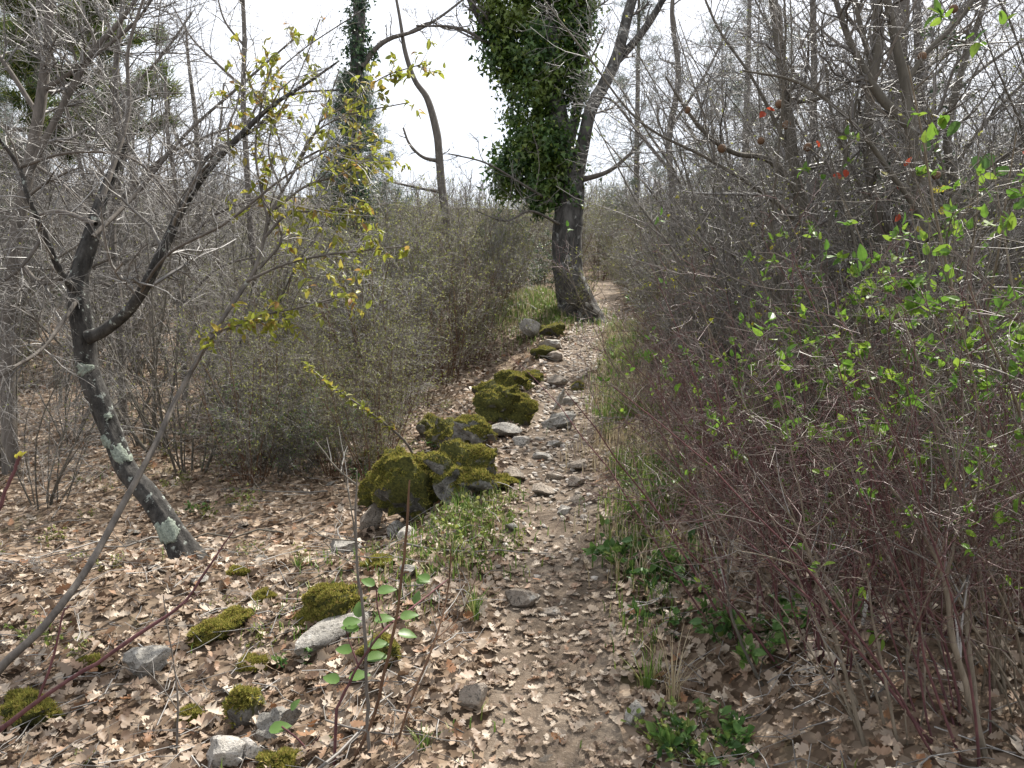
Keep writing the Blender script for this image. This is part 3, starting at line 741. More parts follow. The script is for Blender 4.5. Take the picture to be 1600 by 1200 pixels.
# ---- the leaning lichened oak on the left
def lichen_patch(P, r, t0, t1, a0, a1, seed):
    n = len(P); g = np.random.default_rng(seed); mb = MB(); nu, nv = 26, 22
    tt = np.linspace(t0, t1, nu) * (n - 1); aa = np.linspace(a0, a1, nv)
    i = np.minimum(tt.astype(int), n - 2); f = (tt - i)[:, None]
    c = P[i] * (1 - f) + P[i + 1] * f; rr = r[i] * (1 - f[:, 0]) + r[i + 1] * f[:, 0]
    tan = unit(P[i + 1] - P[i])
    # angle 0 faces the camera
    tc_ = unit(CAM[None] - c); e1 = unit(tc_ - (tc_ * tan).sum(1, keepdims=True) * tan); e2 = np.cross(tan, e1)
    U, A = np.meshgrid(np.linspace(-1, 1, nu), np.linspace(-1, 1, nv), indexing='ij')
    edge = np.sqrt(U ** 2 + A ** 2) + .45 * vnoise(U * 1.9 + seed, A * 1.9, seed) + .28 * vnoise(U * 5, A * 5, seed)
    th = .004 + .006 * (1 - np.clip(edge, 0, 1)) + .002 * vnoise(U * 9, A * 9, seed + 1)
    rad = rr[:, None] * 1.06 + th
    rad = np.where(edge > .82, rr[:, None] * .9, rad)
    V = c[:, None] + rad[..., None] * (np.cos(aa)[None, :, None] * e1[:, None] + np.sin(aa)[None, :, None] * e2[:, None])
    id_ = np.arange(nu * nv).reshape(nu, nv)
    fc = np.stack([id_[:-1, :-1], id_[:-1, 1:], id_[1:, 1:], id_[1:, :-1]], -1).reshape(-1, 4)
    ok = (edge[:-1, :-1] < 1.0).reshape(-1)
    mb.add(V, fc[ok]); return mb
def lichen_mat():
    m, n, o = newmat('pale_green_lichen'); v = coords(n)
    a = noise(n, 60, 5, .7, v); c = ramp(n, [(.35, (.12, .14, .115)), (.6, (.27, .30, .25))], a)
    princ(n, o, c, .95, bump(n, a, .8, .008), .1); return m
M['lichen'] = lichen_mat()
def left_oak():
    rg = np.random.default_rng(31)
    b = GP(292, 874); D = proj(b)[2]
    root = empty('leaning_oak'); tag(root, 'crooked leaning tree with black bark and pale lichen patches in the litter', 'tree')
    t, r = traced([(308, 910, D, 66), (290, 868, D, 47), (268, 830, D, 37), (232, 775, D + .02, 33), (198, 735, D + .03, 32), (172, 670, D + .05, 30), (150, 615, D + .05, 31), (136, 570, D + .06, 31), (131, 520, D + .06, 32), (122, 470, D + .06, 30), (124, 430, D + .08, 26), (142, 370, D + .12, 22), (160, 310, D + .2, 17), (182, 255, D + .25, 11), (196, 225, D + .25, 5)], 110)
    part_tube('trunk', t, r, M['bark_oak'], root, 36, .2, 13)
    for k, (t0, t1, a0, a1) in enumerate([(.04, .10, -1.3, .8), (.225, .265, -.8, 1.1), (.255, .29, -1.5, -.3), (.40, .435, -1.1, .7), (.30, .315, -.3, .8)]):
        mb = lichen_patch(t, r, t0 + .07, t1 + .07, a0, a1, 50 + k)
        tag(obj('lichen', mb.mesh('lichen', M['lichen']), root), 'pale grey green crusty lichen patch')
    L = []
    def limb(pts, s=10, n=24, rough=.12, mat='bark_oak'):
        P, q = traced(pts, n); q = q * .88; part_tube('limb', P, q, M[mat], root, s, rough, 17); L.append((P, q))
    limb([(136, 528, D, 24), (165, 515, D, 20), (205, 480, D - .05, 19), (238, 425, D - .1, 19), (262, 375, D - .1, 17), (285, 325, D - .1, 15), (322, 268, D - .1, 13), (372, 215, D - .1, 10), (425, 165, D - .1, 7), (480, 130, D - .1, 5), (530, 95, D - .2, 3)], 12, 60)
    limb([(118, 455, D, 14), (92, 420, D - .1, 11), (70, 365, D - .2, 10), (45, 310, D - .3, 8), (30, 260, D - .3, 8), (-10, 205, D - .4, 6), (-60, 130, D - .4, 4)], 8, 40)
    limb([(262, 375, D, 9), (300, 290, D + .2, 8), (330, 240, D + .2, 7), (400, 200, D + .3, 6), (450, 150, D + .4, 4), (530, 140, D + .5, 3)], 7, 40)
    limb([(205, 480, D, 7), (260, 400, D - .3, 5), (350, 350, D - .5, 5), (440, 280, D - .6, 4), (520, 230, D - .7, 2)], 6, 30, 0, 'bark_grey')
    limb([(30, 262, D - .3, 6), (100, 240, D - .3, 5), (180, 240, D - .3, 5), (230, 265, D - .2, 4), (282, 330, D - .2, 3)], 6, 30, 0, 'bark_grey')
    limb([(120, 470, D, 8), (70, 540, D - .3, 7), (20, 575, D - .5, 6), (-50, 620, D - .7, 5)], 6, 24, 0, 'bark_grey')
    limb([(145, 370, D, 8), (215, 300, D + .3, 7), (290, 210, D + .5, 6), (380, 130, D + .6, 5), (460, 60, D + .6, 3)], 6, 24, 0, 'bark_grey')
    limb([(70, 365, D - .2, 7), (30, 420, D - .3, 6), (-40, 470, D - .4, 5)], 6, 20, 0, 'bark_grey')
    limb([(150, 350, D, 9), (90, 330, D + .4, 7), (30, 340, D + .6, 6), (-50, 300, D + .7, 5)], 6, 20, 0, 'bark_grey')
    limb([(160, 310, D, 9), (200, 180, D + .2, 7), (200, 80, D + .2, 6), (230, -20, D + .2, 4)], 6, 20, 0, 'bark_grey')
    g = spray(L, rg, (.3, .9), 15, 7, 4, (30, 75), .0, .45, .0013)
    obj('twigs', twig_mesh(g, M['twigpale']), root)['kind'] = 'stuff'
left_oak()

# ---- young cherry with yellow green leaves
def cluster_leaves(P, D, N_, n, rg, size, spread=1.0, droop=-.7):
    M_ = len(P); k = np.repeat(np.arange(M_), n)
    d = unit(D[k] * .5 + spread * rg.normal(size=(len(k), 3)) + np.array([0, 0, droop]))
    return P[k] + .01 * rg.normal(size=(len(k), 3)), d, unit(N_[k] + .6 * rg.normal(size=(len(k), 3))), rg.uniform(size * .5, size * 1.2, len(k))
def cherry():
    rg = np.random.default_rng(41)
    root = empty('young_cherry_tree'); tag(root, 'slender slanting sapling hung with yellow green young leaves', 'tree')
    b = GP(-60, 1120); D0 = proj(b)[2]
    t, r = traced([(-62, 1135, D0, 20.3), (0, 1045, D0, 17.2), (67, 980, D0 + .1, 15.6), (135, 890, D0 + .3, 14), (192, 788, D0 + .5, 13.3), (245, 690, D0 + .7, 11.7), (277, 620, D0 + .85, 10.9), (340, 510, D0 + 1.05, 9.4), (398, 420, D0 + 1.2, 7.8), (425, 330, D0 + 1.3, 6.2), (470, 250, D0 + 1.4, 4.7), (505, 180, D0 + 1.4, 3.1), (530, 110, D0 + 1.4, 2.3)], 90)
    r = r * .72; part_tube('trunk', t, r, M['bark_grey'], root, 12, .12, 5)
    bl = []
    def br(pts):
        P, q = traced([(u, v, D0 + d, w_) for u, v, d, w_ in pts], 26); part_tube('branch', P, q, M['bark_grey'], root, 5); bl.append((P, q))
    br([(385, 440, 1.1, 6), (440, 415, 1.1, 4), (500, 400, 1.1, 4), (560, 392, 1.1, 3), (632, 385, 1.1, 2)])
    br([(330, 520, 1., 5), (400, 495, .9, 4), (470, 480, .9, 3), (550, 458, .9, 2)])
    br([(415, 370, 1.2, 5), (450, 335, 1.2, 4), (500, 330, 1.2, 3), (575, 325, 1.2, 2)])
    br([(425, 330, 1.2, 5), (480, 290, 1.2, 4), (540, 270, 1.2, 3), (580, 240, 1.2, 2)])
    br([(420, 350, 1.2, 5), (400, 250, 1.3, 4), (405, 180, 1.3, 3), (425, 100, 1.3, 2)])
    br([(460, 265, 1.3, 4), (490, 210, 1.3, 3), (545, 180, 1.3, 2), (640, 160, 1.3, 2)])
    br([(440, 300, 1.3, 4), (420, 220, 1.3, 3), (470, 110, 1.3, 2), (500, 30, 1.3, 2)])
    br([(300, 580, .9, 4), (340, 520, .8, 3), (420, 500, .8, 2)])
    br([(405, 420, 1.2, 5), (440, 370, 1.25, 4), (410, 300, 1.3, 3), (425, 250, 1.3, 2)])
    br([(450, 285, 1.3, 4), (430, 200, 1.35, 3), (395, 140, 1.4, 3), (370, 60, 1.4, 2)])
    br([(470, 250, 1.4, 4), (520, 230, 1.4, 3), (560, 260, 1.4, 2), (600, 250, 1.4, 2)])
    br([(500, 190, 1.4, 3), (560, 150, 1.3, 2), (600, 120, 1.3, 2), (660, 100, 1.3, 2)])
    tw = []
    Ps = np.stack([P for P, _ in bl]); rs = np.stack([q for _, q in bl])
    b1, q1 = child_branches(Ps, rs, 17, .15, 1, (.08, .34), (25, 65), 4, .15, .02, .6, .0013, rg=rg)
    obj('twigs', twig_mesh([(b1, q1)], M['twig']), root)['kind'] = 'stuff'
    A = np.concatenate([b1[:, -1], b1[::2, 2], Ps[:, 10:][:, ::3].reshape(-1, 3)])
    keep = rg.uniform(size=len(A)) < .85; A = A[keep]
    Dd = unit(rg.normal(size=A.shape)); Nn = unit(np.array([0, 0, 1.]) + .4 * rg.normal(size=A.shape))
    mb = MB(); leaf_batch(mb, SERR * np.array([.72, 1, 2.2]), SERR_F, *cluster_leaves(A, Dd, Nn, 5, rg, .046, .7, -.35))
    obj('leaves', mb.mesh('leaves', M['cherry']), root)['kind'] = 'stuff'
    root = empty('cherry_shoot'); tag(root, 'thin arching shoot with yellow leaves above the mossy boulders', 'sapling')
    g = GP(655, 745); Ds = proj(g)[2]
    P, q = traced([(660, 760, Ds, 5), (640, 700, Ds - .2, 4), (605, 665, Ds - .3, 4), (560, 632, Ds - .4, 3), (520, 605, Ds - .4, 3), (482, 573, Ds - .4, 2)], 24)
    part_tube('stem', P, q, M['bark_grey'], root, 5)
    A = P[8:]; mb = MB(); leaf_batch(mb, SERR * np.array([.72, 1, 2.2]), SERR_F, *cluster_leaves(A, np.repeat(unit(P[-1:] - P[:1]), len(A), 0), np.repeat([[0, 0, 1.]], len(A), 0), 6, rg, .055, .7, .1))
    obj('leaves', mb.mesh('leaves', M['cherry']), root)['kind'] = 'stuff'
cherry()

# ---- pine at the left, needles lit yellow green
def needle_tufts(mb, P, rg, n=26, L=.13, D=None, w_=.035):
    T = np.array([(-w_, 0, 0), (w_, 0, 0), (0, 1, 0)])
    k = np.repeat(np.arange(len(P)), n); m = len(k)
    d = rg.normal(size=(m, 3)) + np.array([0, 0, .5])
    if D is not None: d = d * .7 + D[k] * 1.2
    leaf_batch(mb, T, [(0, 1, 2)], P[k] + rg.normal(size=(m, 3)) * L * .35, unit(d), unit(rg.normal(size=(m, 3))), rg.uniform(L * .6, L * 1.15, m))
def pine():
    rg = np.random.default_rng(51); D = 13.0
    root = empty('pine_tree'); tag(root, 'tall pine with yellow green needle clumps behind the bare branches', 'tree')
    x0 = PT(45, 500, D); b = np.array([x0[0], x0[1], G(x0[0], x0[1]) - .2])
    up = [PT(u, v, D) for u, v in [(52, 400), (60, 250), (58, 100), (52, -60), (50, -220)]]
    P, q = world_trunk([np.append(b, .16)] + [np.append(p, rr) for p, rr in zip(up, [.15, .13, .11, .09, .05])], 40)
    part_tube('trunk', P, q, M['bark_grey'], root, 14, .06, 9)
    tips = [(245, 60), (262, 115), (250, 140), (215, 165), (160, 60), (120, 30), (170, 110), (110, 120), (60, 60), (0, 50), (-60, 90), (-90, 20), (40, 150), (190, 195), (255, 185), (90, -60), (190, -10), (-20, -70), (130, 170), (-50, 170), (0, 230), (100, 215), (60, 10), (20, -20), (140, 0), (30, 100)]
    L = []; T = []
    for (u, v) in tips:
        e = PT(u, v, D + rg.uniform(-1.2, 1.6)); s = P[np.argmin(np.abs(P[:, 2] - (e[2] - .5)))]
        m = (s + e) / 2 + np.array([0, 0, -.12]); c, cr = world_trunk([np.append(s, .045), np.append(m, .03), np.append(e, .012)], 14)
        part_tube('limb', c, cr, M['bark_grey'], root, 5); L.append((c, cr))
    Ps = np.stack([c for c, _ in L]); rs = np.stack([c for _, c in L])
    b1, q1 = child_branches(Ps, rs, 11, .35, 1, (.3, .65), (20, 60), 5, .12, .06, .5, .005, rg=rg)
    obj('twigs', twig_mesh([(b1, q1)], M['twigbrown']), root)['kind'] = 'stuff'
    A = np.concatenate([b1[:, -1], b1[:, 3], b1[:, 2]]); Dd = np.concatenate([unit(b1[:, -1] - b1[:, -2])] * 3)
    mb = MB(); needle_tufts(mb, A, rg, 60, .18, Dd, .05)
    obj('needles', mb.mesh('needles', M['needle']), root)['kind'] = 'stuff'
pine()

def conifer(name, label, u, vtop, vbot, D, width_px, mat, seed, dens=1.0, sparse=.0):
    rg = np.random.default_rng(seed); root = empty(name); tag(root, label, 'tree', 'evergreens beyond the thicket')
    e = PT(u, vtop, D); x, y = e[0], e[1]; z0 = G(x, y) - .2; W = width_px / F * D / 2; Lf = min(.4, W * .3)
    zb = PT(u, vbot, D)[2]
    P, q = world_trunk([(x, y, z0, .11), (x, y, (z0 + e[2]) / 2, .08), (x, y, e[2], .02)], 20)
    part_tube('trunk', P, q, M['bark_grey'], root, 8)
    n = int(150 * dens); bs = []
    for k in range(n):
        t = rg.uniform(0, 1) ** .8; z = zb + (e[2] - zb) * t; L = W * (1 - t * .88) * rg.uniform(.6, 1.15); a = rg.uniform(0, 6.28)
        s = np.array([x, y, z]); d = np.array([math.cos(a), math.sin(a), rg.uniform(-.15, .45)])
        bs.append(np.stack([s + d * L * f + np.array([0, 0, -.1 * L * f * (1 - f)]) for f in np.linspace(0, 1, 6)]))
    bs = np.stack(bs); rs = np.repeat(np.linspace(.014, .004, 6)[None], n, 0)
    b1, q1 = child_branches(bs, rs, 6, .3, 1, (.15, .4), (25, 60), 4, .1, .03, .6, .004, rg=rg)
    obj('twigs', twig_mesh([(bs, rs), (b1, q1)], M['twigbrown']), root)['kind'] = 'stuff'
    A = np.concatenate([b1[:, -1], b1[:, 2], bs[:, 3], bs[:, -1]]); mb = MB()
    needle_tufts(mb, A, rg, 12, .15, None, .035)
    obj('needles', mb.mesh('needles', M[mat]), root)['kind'] = 'stuff'
conifer('fir_tree', 'grey green conical conifer below the ivy covered column', 552, 120, 430, 19, 250, 'fir', 61, 1.8)
conifer('dark_conifer', 'thin dark conifer seen through twigs right of the ivy clad tree', 1000, -120, 420, 26, 190, 'fir', 62, .8)
conifer('dark_conifer', 'dark conifer half hidden behind the right hand bare trees', 1175, -140, 420, 19, 330, 'fir', 63, 1.0)
conifer('dark_conifer', 'blackish conifer at the left border behind the pine', -30, 60, 480, 17, 260, 'fir', 64, 1.3)

def ivy_column():
    rg = np.random.default_rng(71); D = 17.5
    root = empty('ivy_column_tree'); tag(root, 'straight trunk wrapped in ivy like a column, one bare side limb', 'tree')
    e = PT(556, 330, D); b = np.array([e[0], e[1], G(e[0], e[1]) - .2])
    P, q = world_trunk([np.append(b, .22)] + [np.append(PT(u, v, D), rr) for u, v, rr in [(556, 330, .19), (554, 180, .16), (558, 90, .15), (562, 0, .13), (562, -150, .1), (560, -260, .05)]], 40)
    part_tube('trunk', P, q, M['bark_big'], root, 12, .05, 5)
    L = []
    for pts in ([(566, 105, 9), (585, 78, 8), (610, 60, 7), (650, 48, 5), (690, 25, 4), (735, -10, 3)], [(560, -40, 8), (520, -80, 6), (470, -130, 4)], [(640, 50, 4), (672, 35, 3), (700, 45, 2), (735, 40, 2)]):
        c, cr = traced([(u, v, D - .1, w_) for u, v, w_ in pts], 20); part_tube('limb', c, cr, M['bark_grey'], root, 6); L.append((c, cr))
    obj('twigs', twig_mesh(spray(L, rg, (.3, .8), 7, 4, 0, rmin=.004), M['twig']), root)['kind'] = 'stuff'
    X = lambda u, v: PT(u, v, D); m = D / F
    caps = [(X(555, 330), 30 * m, X(553, 180), 16 * m), (X(553, 200), 16 * m, X(557, 90), 19 * m), (X(557, 90), 17 * m, X(562, -20), 20 * m), (X(562, -20), 20 * m, X(560, -200), 17 * m), (X(566, 105), 9 * m, X(588, 75), 7 * m), (X(556, 300), 34 * m, X(556, 380), 30 * m)]
    p, d, nr, s = ivy_cloud(caps, 9000, rg, .095, .13, 300)
    mb = MB(); leaf_batch(mb, IVY, IVY_F, p, d, nr, s)
    tag(obj('ivy', mb.mesh('ivy', M['ivyblue']), root), 'dark ivy sleeve', kind='stuff')
ivy_column()

# ---- bare trees traced from the photograph
def bare_tree(name, label, stems, D, seed, mat='bark_smooth', tw='twig', spr=((.3, .9), 9, 5, 2), gbase=None, rmin=.0016, rough=.03, trop=.06, group=None, leaves=None):
    rg = np.random.default_rng(seed); root = empty(name); tag(root, label, 'tree', group)
    L = []
    for k, st in enumerate(stems):
        pts = [(u, v, D + (p[0] if p else 0), w_) for u, v, w_, *p in st]
        P, q = traced(pts, 44)
        if k == 0:           # carry the trunk down into the ground
            p0 = P[0]; zb = G(p0[0], p0[1]) - .12
            if p0[2] > zb + .05:
                ext = np.stack([np.linspace(p0[0], p0[0], 8), np.linspace(p0[1], p0[1], 8), np.linspace(zb, p0[2], 8)], -1)[:-1]
                P = np.concatenate([ext, P]); q = np.concatenate([np.linspace(q[0] * 1.35, q[0], 8)[:-1], q])
        part_tube('trunk' if k == 0 else 'branch', P, q, M[mat], root, 12 if k == 0 else 8, rough, seed); L.append((resample(np.c_[P, q], 44)[:, :3], resample(np.c_[P, q], 44)[:, 3]))
    Ps = np.stack([p for p, _ in L]); rs = np.stack([p for _, p in L])
    g = spray([(Ps, rs)], rg, spr[0], spr[1], spr[2], spr[3], (30, 65), trop, .5, rmin, .3)
    obj('twigs', twig_mesh(g, M[tw]), root)['kind'] = 'stuff'
    if leaves:
        mb = MB(); leaf_batch(mb, OVATE, OVATE_F, *leaf_anchors(g[1:], rg, leaves[1], leaves[2])); obj('leaves', mb.mesh('leaves', M[leaves[0]]), root)['kind'] = 'stuff'
    return root
bare_tree('crooked_bare_tree', 'thin dark crooked bare tree standing against the white sky', [[(698, 345, 13), (690, 290, 13), (686, 240, 12), (682, 205, 12), (668, 155, 10), (648, 125, 8), (633, 80, 7), (625, 30, 5), (612, -40, 4)], [(686, 252, 7), (660, 245, 5), (640, 225, 4), (630, 200, 3)], [(692, 300, 6), (660, 295, 4), (615, 285, 3)]], 17.5, 81, 'bark_grey', 'twig', ((.3, .7), 5, 3, 0), rmin=.003)
bare_tree('slim_bare_tree', 'slim straight grey bare tree behind the yellow green leaves', [[(412, 590, 10), (405, 480, 10), (392, 360, 10), (385, 250, 9), (380, 150, 8), (382, 60, 7), (378, -40, 6), (380, -140, 4)], [(383, 140, 5), (340, 100, 4), (300, 60, 3), (270, 10, 2)], [(380, 70, 4), (350, 30, 3), (335, -30, 2)], [(384, 200, 4), (420, 130, 3), (470, 80, 2), (560, 20, 2)]], 9.5, 82, 'bark_grey', 'twig', ((.4, 1.0), 9, 4, 0), rmin=.002)
bare_tree('grey_bare_tree', 'grey trunk at the left border forking under the pine', [[(12, 640, 20), (14, 500, 20), (24, 380, 19), (45, 260, 18), (62, 170, 16), (75, 60, 13), (80, -60, 10), (95, -160, 6)], [(40, 280, 12), (90, 180, 10), (140, 90, 9), (190, 30, 7), (240, -40, 5)], [(24, 400, 10), (60, 440, 9), (110, 430, 6), (180, 400, 4)], [(70, 140, 8), (130, 100, 7), (215, 30, 5), (250, -30, 4)], [(60, 180, 8), (0, 90, 7), (-60, 30, 5)]], 6.3, 83, 'bark_grey', 'twigpale', ((.4, 1.2), 16, 7, 4))
bare_tree('grey_bare_tree', 'paler bare tree with upswept branches left of the slim straight one', [[(300, 560, 10), (300, 430, 10), (310, 330, 9), (308, 250, 8), (305, 180, 7), (295, 100, 5), (290, 40, 3)], [(308, 300, 5), (340, 220, 4), (350, 130, 3)], [(308, 260, 5), (270, 200, 4), (262, 140, 3)]], 13, 84, 'bark_grey', 'twigpale', ((.4, 1.1), 9, 5, 2), rmin=.0025)
bare_tree('grey_bare_tree', 'wiry bare tree with many crossing twigs behind the leaning oak', [[(190, 600, 12), (186, 480, 12), (175, 360, 11), (190, 240, 10), (180, 130, 9), (190, 20, 7), (200, -80, 5)], [(180, 380, 6), (110, 300, 5), (40, 250, 4), (-30, 230, 3)], [(182, 320, 6), (250, 250, 5), (330, 210, 4), (400, 190, 3)], [(186, 200, 5), (120, 110, 4), (60, 60, 3)], [(184, 160, 5), (250, 90, 4), (300, 20, 3)], [(178, 420, 5), (250, 380, 4), (340, 360, 3)], [(180, 450, 5), (100, 420, 4), (20, 430, 3)]], 7.4, 94, 'bark_grey', 'twigpale', ((.5, 1.3), 12, 6, 3), rmin=.0016)
bare_tree('grey_bare_tree', 'thin bare tree with drooping twigs between oak and ivy column', [[(290, 640, 9), (285, 520, 9), (270, 400, 8), (275, 300, 7), (262, 210, 6), (258, 120, 4)], [(280, 480, 5), (340, 420, 4), (410, 400, 3), (480, 390, 2)], [(272, 400, 5), (330, 340, 4), (400, 310, 3)], [(280, 500, 5), (200, 450, 4), (120, 440, 3)], [(270, 330, 4), (200, 280, 3), (130, 270, 2)]], 8.8, 95, 'bark_grey', 'twig', ((.5, 1.2), 11, 6, 3), rmin=.0017)
bare_tree('slender_tree', 'slender leaning grey trunk rising through the right thicket', [[(1300, 520, 20), (1288, 450, 20), (1268, 380, 19), (1246, 300, 18), (1236, 220, 17), (1226, 140, 16), (1215, 50, 15), (1203, -40, 13), (1195, -140, 8)], [(1245, 300, 10, -.1), (1200, 250, 9, -.2), (1150, 240, 8, -.4), (1110, 215, 7, -.5), (1075, 175, 5, -.6), (1040, 120, 3, -.7)], [(1230, 160, 8), (1290, 150, 6), (1370, 95, 4), (1430, 30, 3)], [(1262, 360, 8, -.2), (1190, 300, 7, -.4), (1110, 250, 5, -.6), (1000, 190, 4, -.7), (920, 90, 3, -.8), (850, 0, 2, -.8)], [(1240, 250, 7), (1180, 130, 5), (1120, 40, 4), (1080, -60, 3)]], 5.6, 85, 'bark_smooth', 'twigpale', ((.4, 1.0), 13, 6, 3))
bare_tree('forked_tree', 'olive grey forked trunk with a leaning side stem in the right thicket', [[(1462, 600, 25), (1452, 490, 23), (1447, 400, 22), (1437, 300, 20), (1424, 210, 18), (1414, 130, 15), (1398, 60, 13), (1383, -20, 11), (1370, -120, 7)], [(1418, 195, 15), (1375, 150, 14), (1340, 90, 11), (1315, 30, 9), (1295, -40, 7)], [(1440, 340, 8, -.2), (1385, 260, 8, -.3), (1330, 190, 6, -.4), (1250, 130, 5, -.4), (1160, 110, 3, -.4)], [(1414, 130, 9), (1450, 80, 8), (1500, 30, 7), (1540, -30, 5)], [(1445, 380, 8), (1500, 300, 7), (1560, 250, 5), (1640, 200, 4)]], 4.6, 86, 'bark_smooth', 'twig', ((.35, .9), 13, 6, 3))
bare_tree('slender_tree', 'wavy grey trunk beside the forked one', [[(1408, 560, 17), (1392, 430, 16), (1370, 330, 15), (1356, 240, 14), (1360, 150, 15), (1372, 60, 16), (1370, -40, 13), (1372, -120, 9)], [(1375, 350, 8), (1330, 260, 7), (1300, 180, 5), (1290, 100, 4)], [(1365, 110, 9), (1342, 30, 8), (1330, -50, 6)]], 5.2, 87, 'bark_smooth', 'twig', ((.35, .9), 11, 5, 3))
bare_tree('slender_tree', 'thicker pale grey trunk behind the forked stems', [[(1395, 400, 24), (1400, 250, 24), (1402, 120, 25), (1408, 20, 24), (1412, -80, 18)], [(1402, 140, 10), (1470, 60, 9), (1530, -20, 6)]], 7.5, 88, 'bark_grey', 'twigpale', ((.5, 1.2), 12, 5, 3))
bare_tree('slender_tree', 'straight grey trunk with level twigs near the right border', [[(1445, 420, 14), (1442, 250, 14), (1437, 120, 13), (1432, 0, 12), (1430, -80, 8)], [(1440, 200, 6), (1520, 120, 5), (1600, 60, 4)]], 8.0, 89, 'bark_grey', 'twigpale', ((.5, 1.2), 12, 5, 3))
bare_tree('slender_tree', 'leaning bare tree whose long branches cross the right border', [[(1530, 620, 16), (1520, 470, 14), (1500, 330, 13), (1480, 220, 12), (1500, 120, 10), (1530, 30, 8), (1560, -60, 6)], [(1490, 260, 7), (1550, 180, 6), (1620, 110, 4)], [(1500, 330, 7), (1440, 250, 5), (1400, 190, 3)], [(1520, 60, 5), (1440, 110, 4), (1380, 140, 3), (1300, 180, 2)]], 6.2, 90, 'bark_smooth', 'twig', ((.4, 1.0), 12, 5, 3))
bare_tree('slender_tree', 'thin trunk just behind the slender leaning one', [[(1275, 400, 12), (1270, 250, 11), (1272, 120, 10), (1270, 0, 9), (1270, -80, 6)], [(1272, 160, 5), (1220, 80, 4), (1180, 0, 3)]], 8.5, 91, 'bark_grey', 'twigpale', ((.5, 1.2), 12, 5, 3))
bare_tree('leaning_bare_tree', 'bare tree leaning over the path behind the ivy clad trunk', [[(1080, 470, 12), (1060, 350, 11), (1045, 230, 10), (1060, 120, 9), (1050, 20, 7), (1060, -60, 5)], [(1050, 270, 6), (1000, 210, 5), (960, 160, 4), (930, 150, 2)], [(1048, 200, 5), (1100, 120, 4), (1140, 40, 3)]], 10, 92, 'bark_grey', 'twigpale', ((.5, 1.2), 12, 6, 3), rmin=.002)

def trinkets():
    roots = {o.get('label', ''): o for o in C.objects if o.parent is None}
    ta = roots['slender leaning grey trunk rising through the right thicket']; tb = roots['olive grey forked trunk with a leaning side stem in the right thicket']
    gm, n, o = newmat('brown_gall'); princ(n, o, ramp(n, [(.3, (.10, .055, .03)), (.7, (.20, .12, .07))], noise(n, 120, 3, .6, coords(n))), .8)
    v, f = ICO[2]; mb = MB(); mb.add(v, f); gme = mb.mesh('gall', gm)
    for u, v_, D, s_ in [(1218, 163, 5.3, 7), (1229, 195, 5.3, 7), (1128, 232, 5.1, 7), (1189, 220, 5.2, 6), (1074, 172, 5.0, 6), (1262, 230, 5.3, 7), (1463, 274, 4.6, 7), (1441, 88, 4.6, 7), (1490, 14, 4.6, 7)]:
        obj('gall', gme, ta if u < 1300 else tb, PT(u, v_, D), None, s_ / F * D)
    rg = np.random.default_rng(8)
    for u, v_, D, s_, m in [(1195, 175, 5.2, .07, 'red'), (1210, 172, 5.2, .06, 'red'), (1278, 220, 5.2, .06, 'red'), (1315, 275, 4.8, .07, 'red'), (1322, 265, 4.8, .06, 'red'), (1283, 275, 4.8, .05, 'red'), (1402, 285, 4.4, .07, 'red'), (1430, 327, 4.4, .06, 'red'), (1406, 335, 4.4, .05, 'red'), (1598, 240, 4, .08, 'red'), (1415, 260, 4.4, .07, 'red'), (1465, 302, 4.3, .09, 'yellow'), (1480, 290, 4.3, .07, 'yellow'), (1470, 335, 4.3, .06, 'yellow'), (1430, 357, 4.3, .06, 'yellow'), (1380, 268, 4.5, .06, 'yellow'), (1368, 470, 4.3, .09, 'yellow'), (1330, 185, 5, .08, 'yellow'), (1350, 545, 4.2, .09, 'red'), (1345, 590, 4.1, .1, 'red'), (1362, 620, 4.1, .11, 'red'), (1380, 625, 4.1, .1, 'red'), (1335, 615, 4.1, .08, 'red'), (1520, 245, 4.1, .1, 'green'), (1550, 240, 4.1, .1, 'green'), (1445, 238, 4.3, .08, 'green'), (1500, 190, 4.3, .1, 'green'), (1575, 260, 4., .1, 'green'), (1460, 180, 4.3, .08, 'yellow'), (1360, 545, 4.2, .1, 'yellow')]:
        mb = MB(); leaf_batch(mb, SERR, SERR_F, np.zeros((1, 3)), unit(rg.normal(size=(1, 3)) + np.array([[0, 0, -.4]])), unit(rg.normal(size=(1, 3)) * .7 + np.array([[0, -.8, .6]])), np.array([s_]))
        obj('leaf', mb.mesh('leaf', M[m]), ta if u < 1300 else tb, PT(u, v_, D))
trinkets()

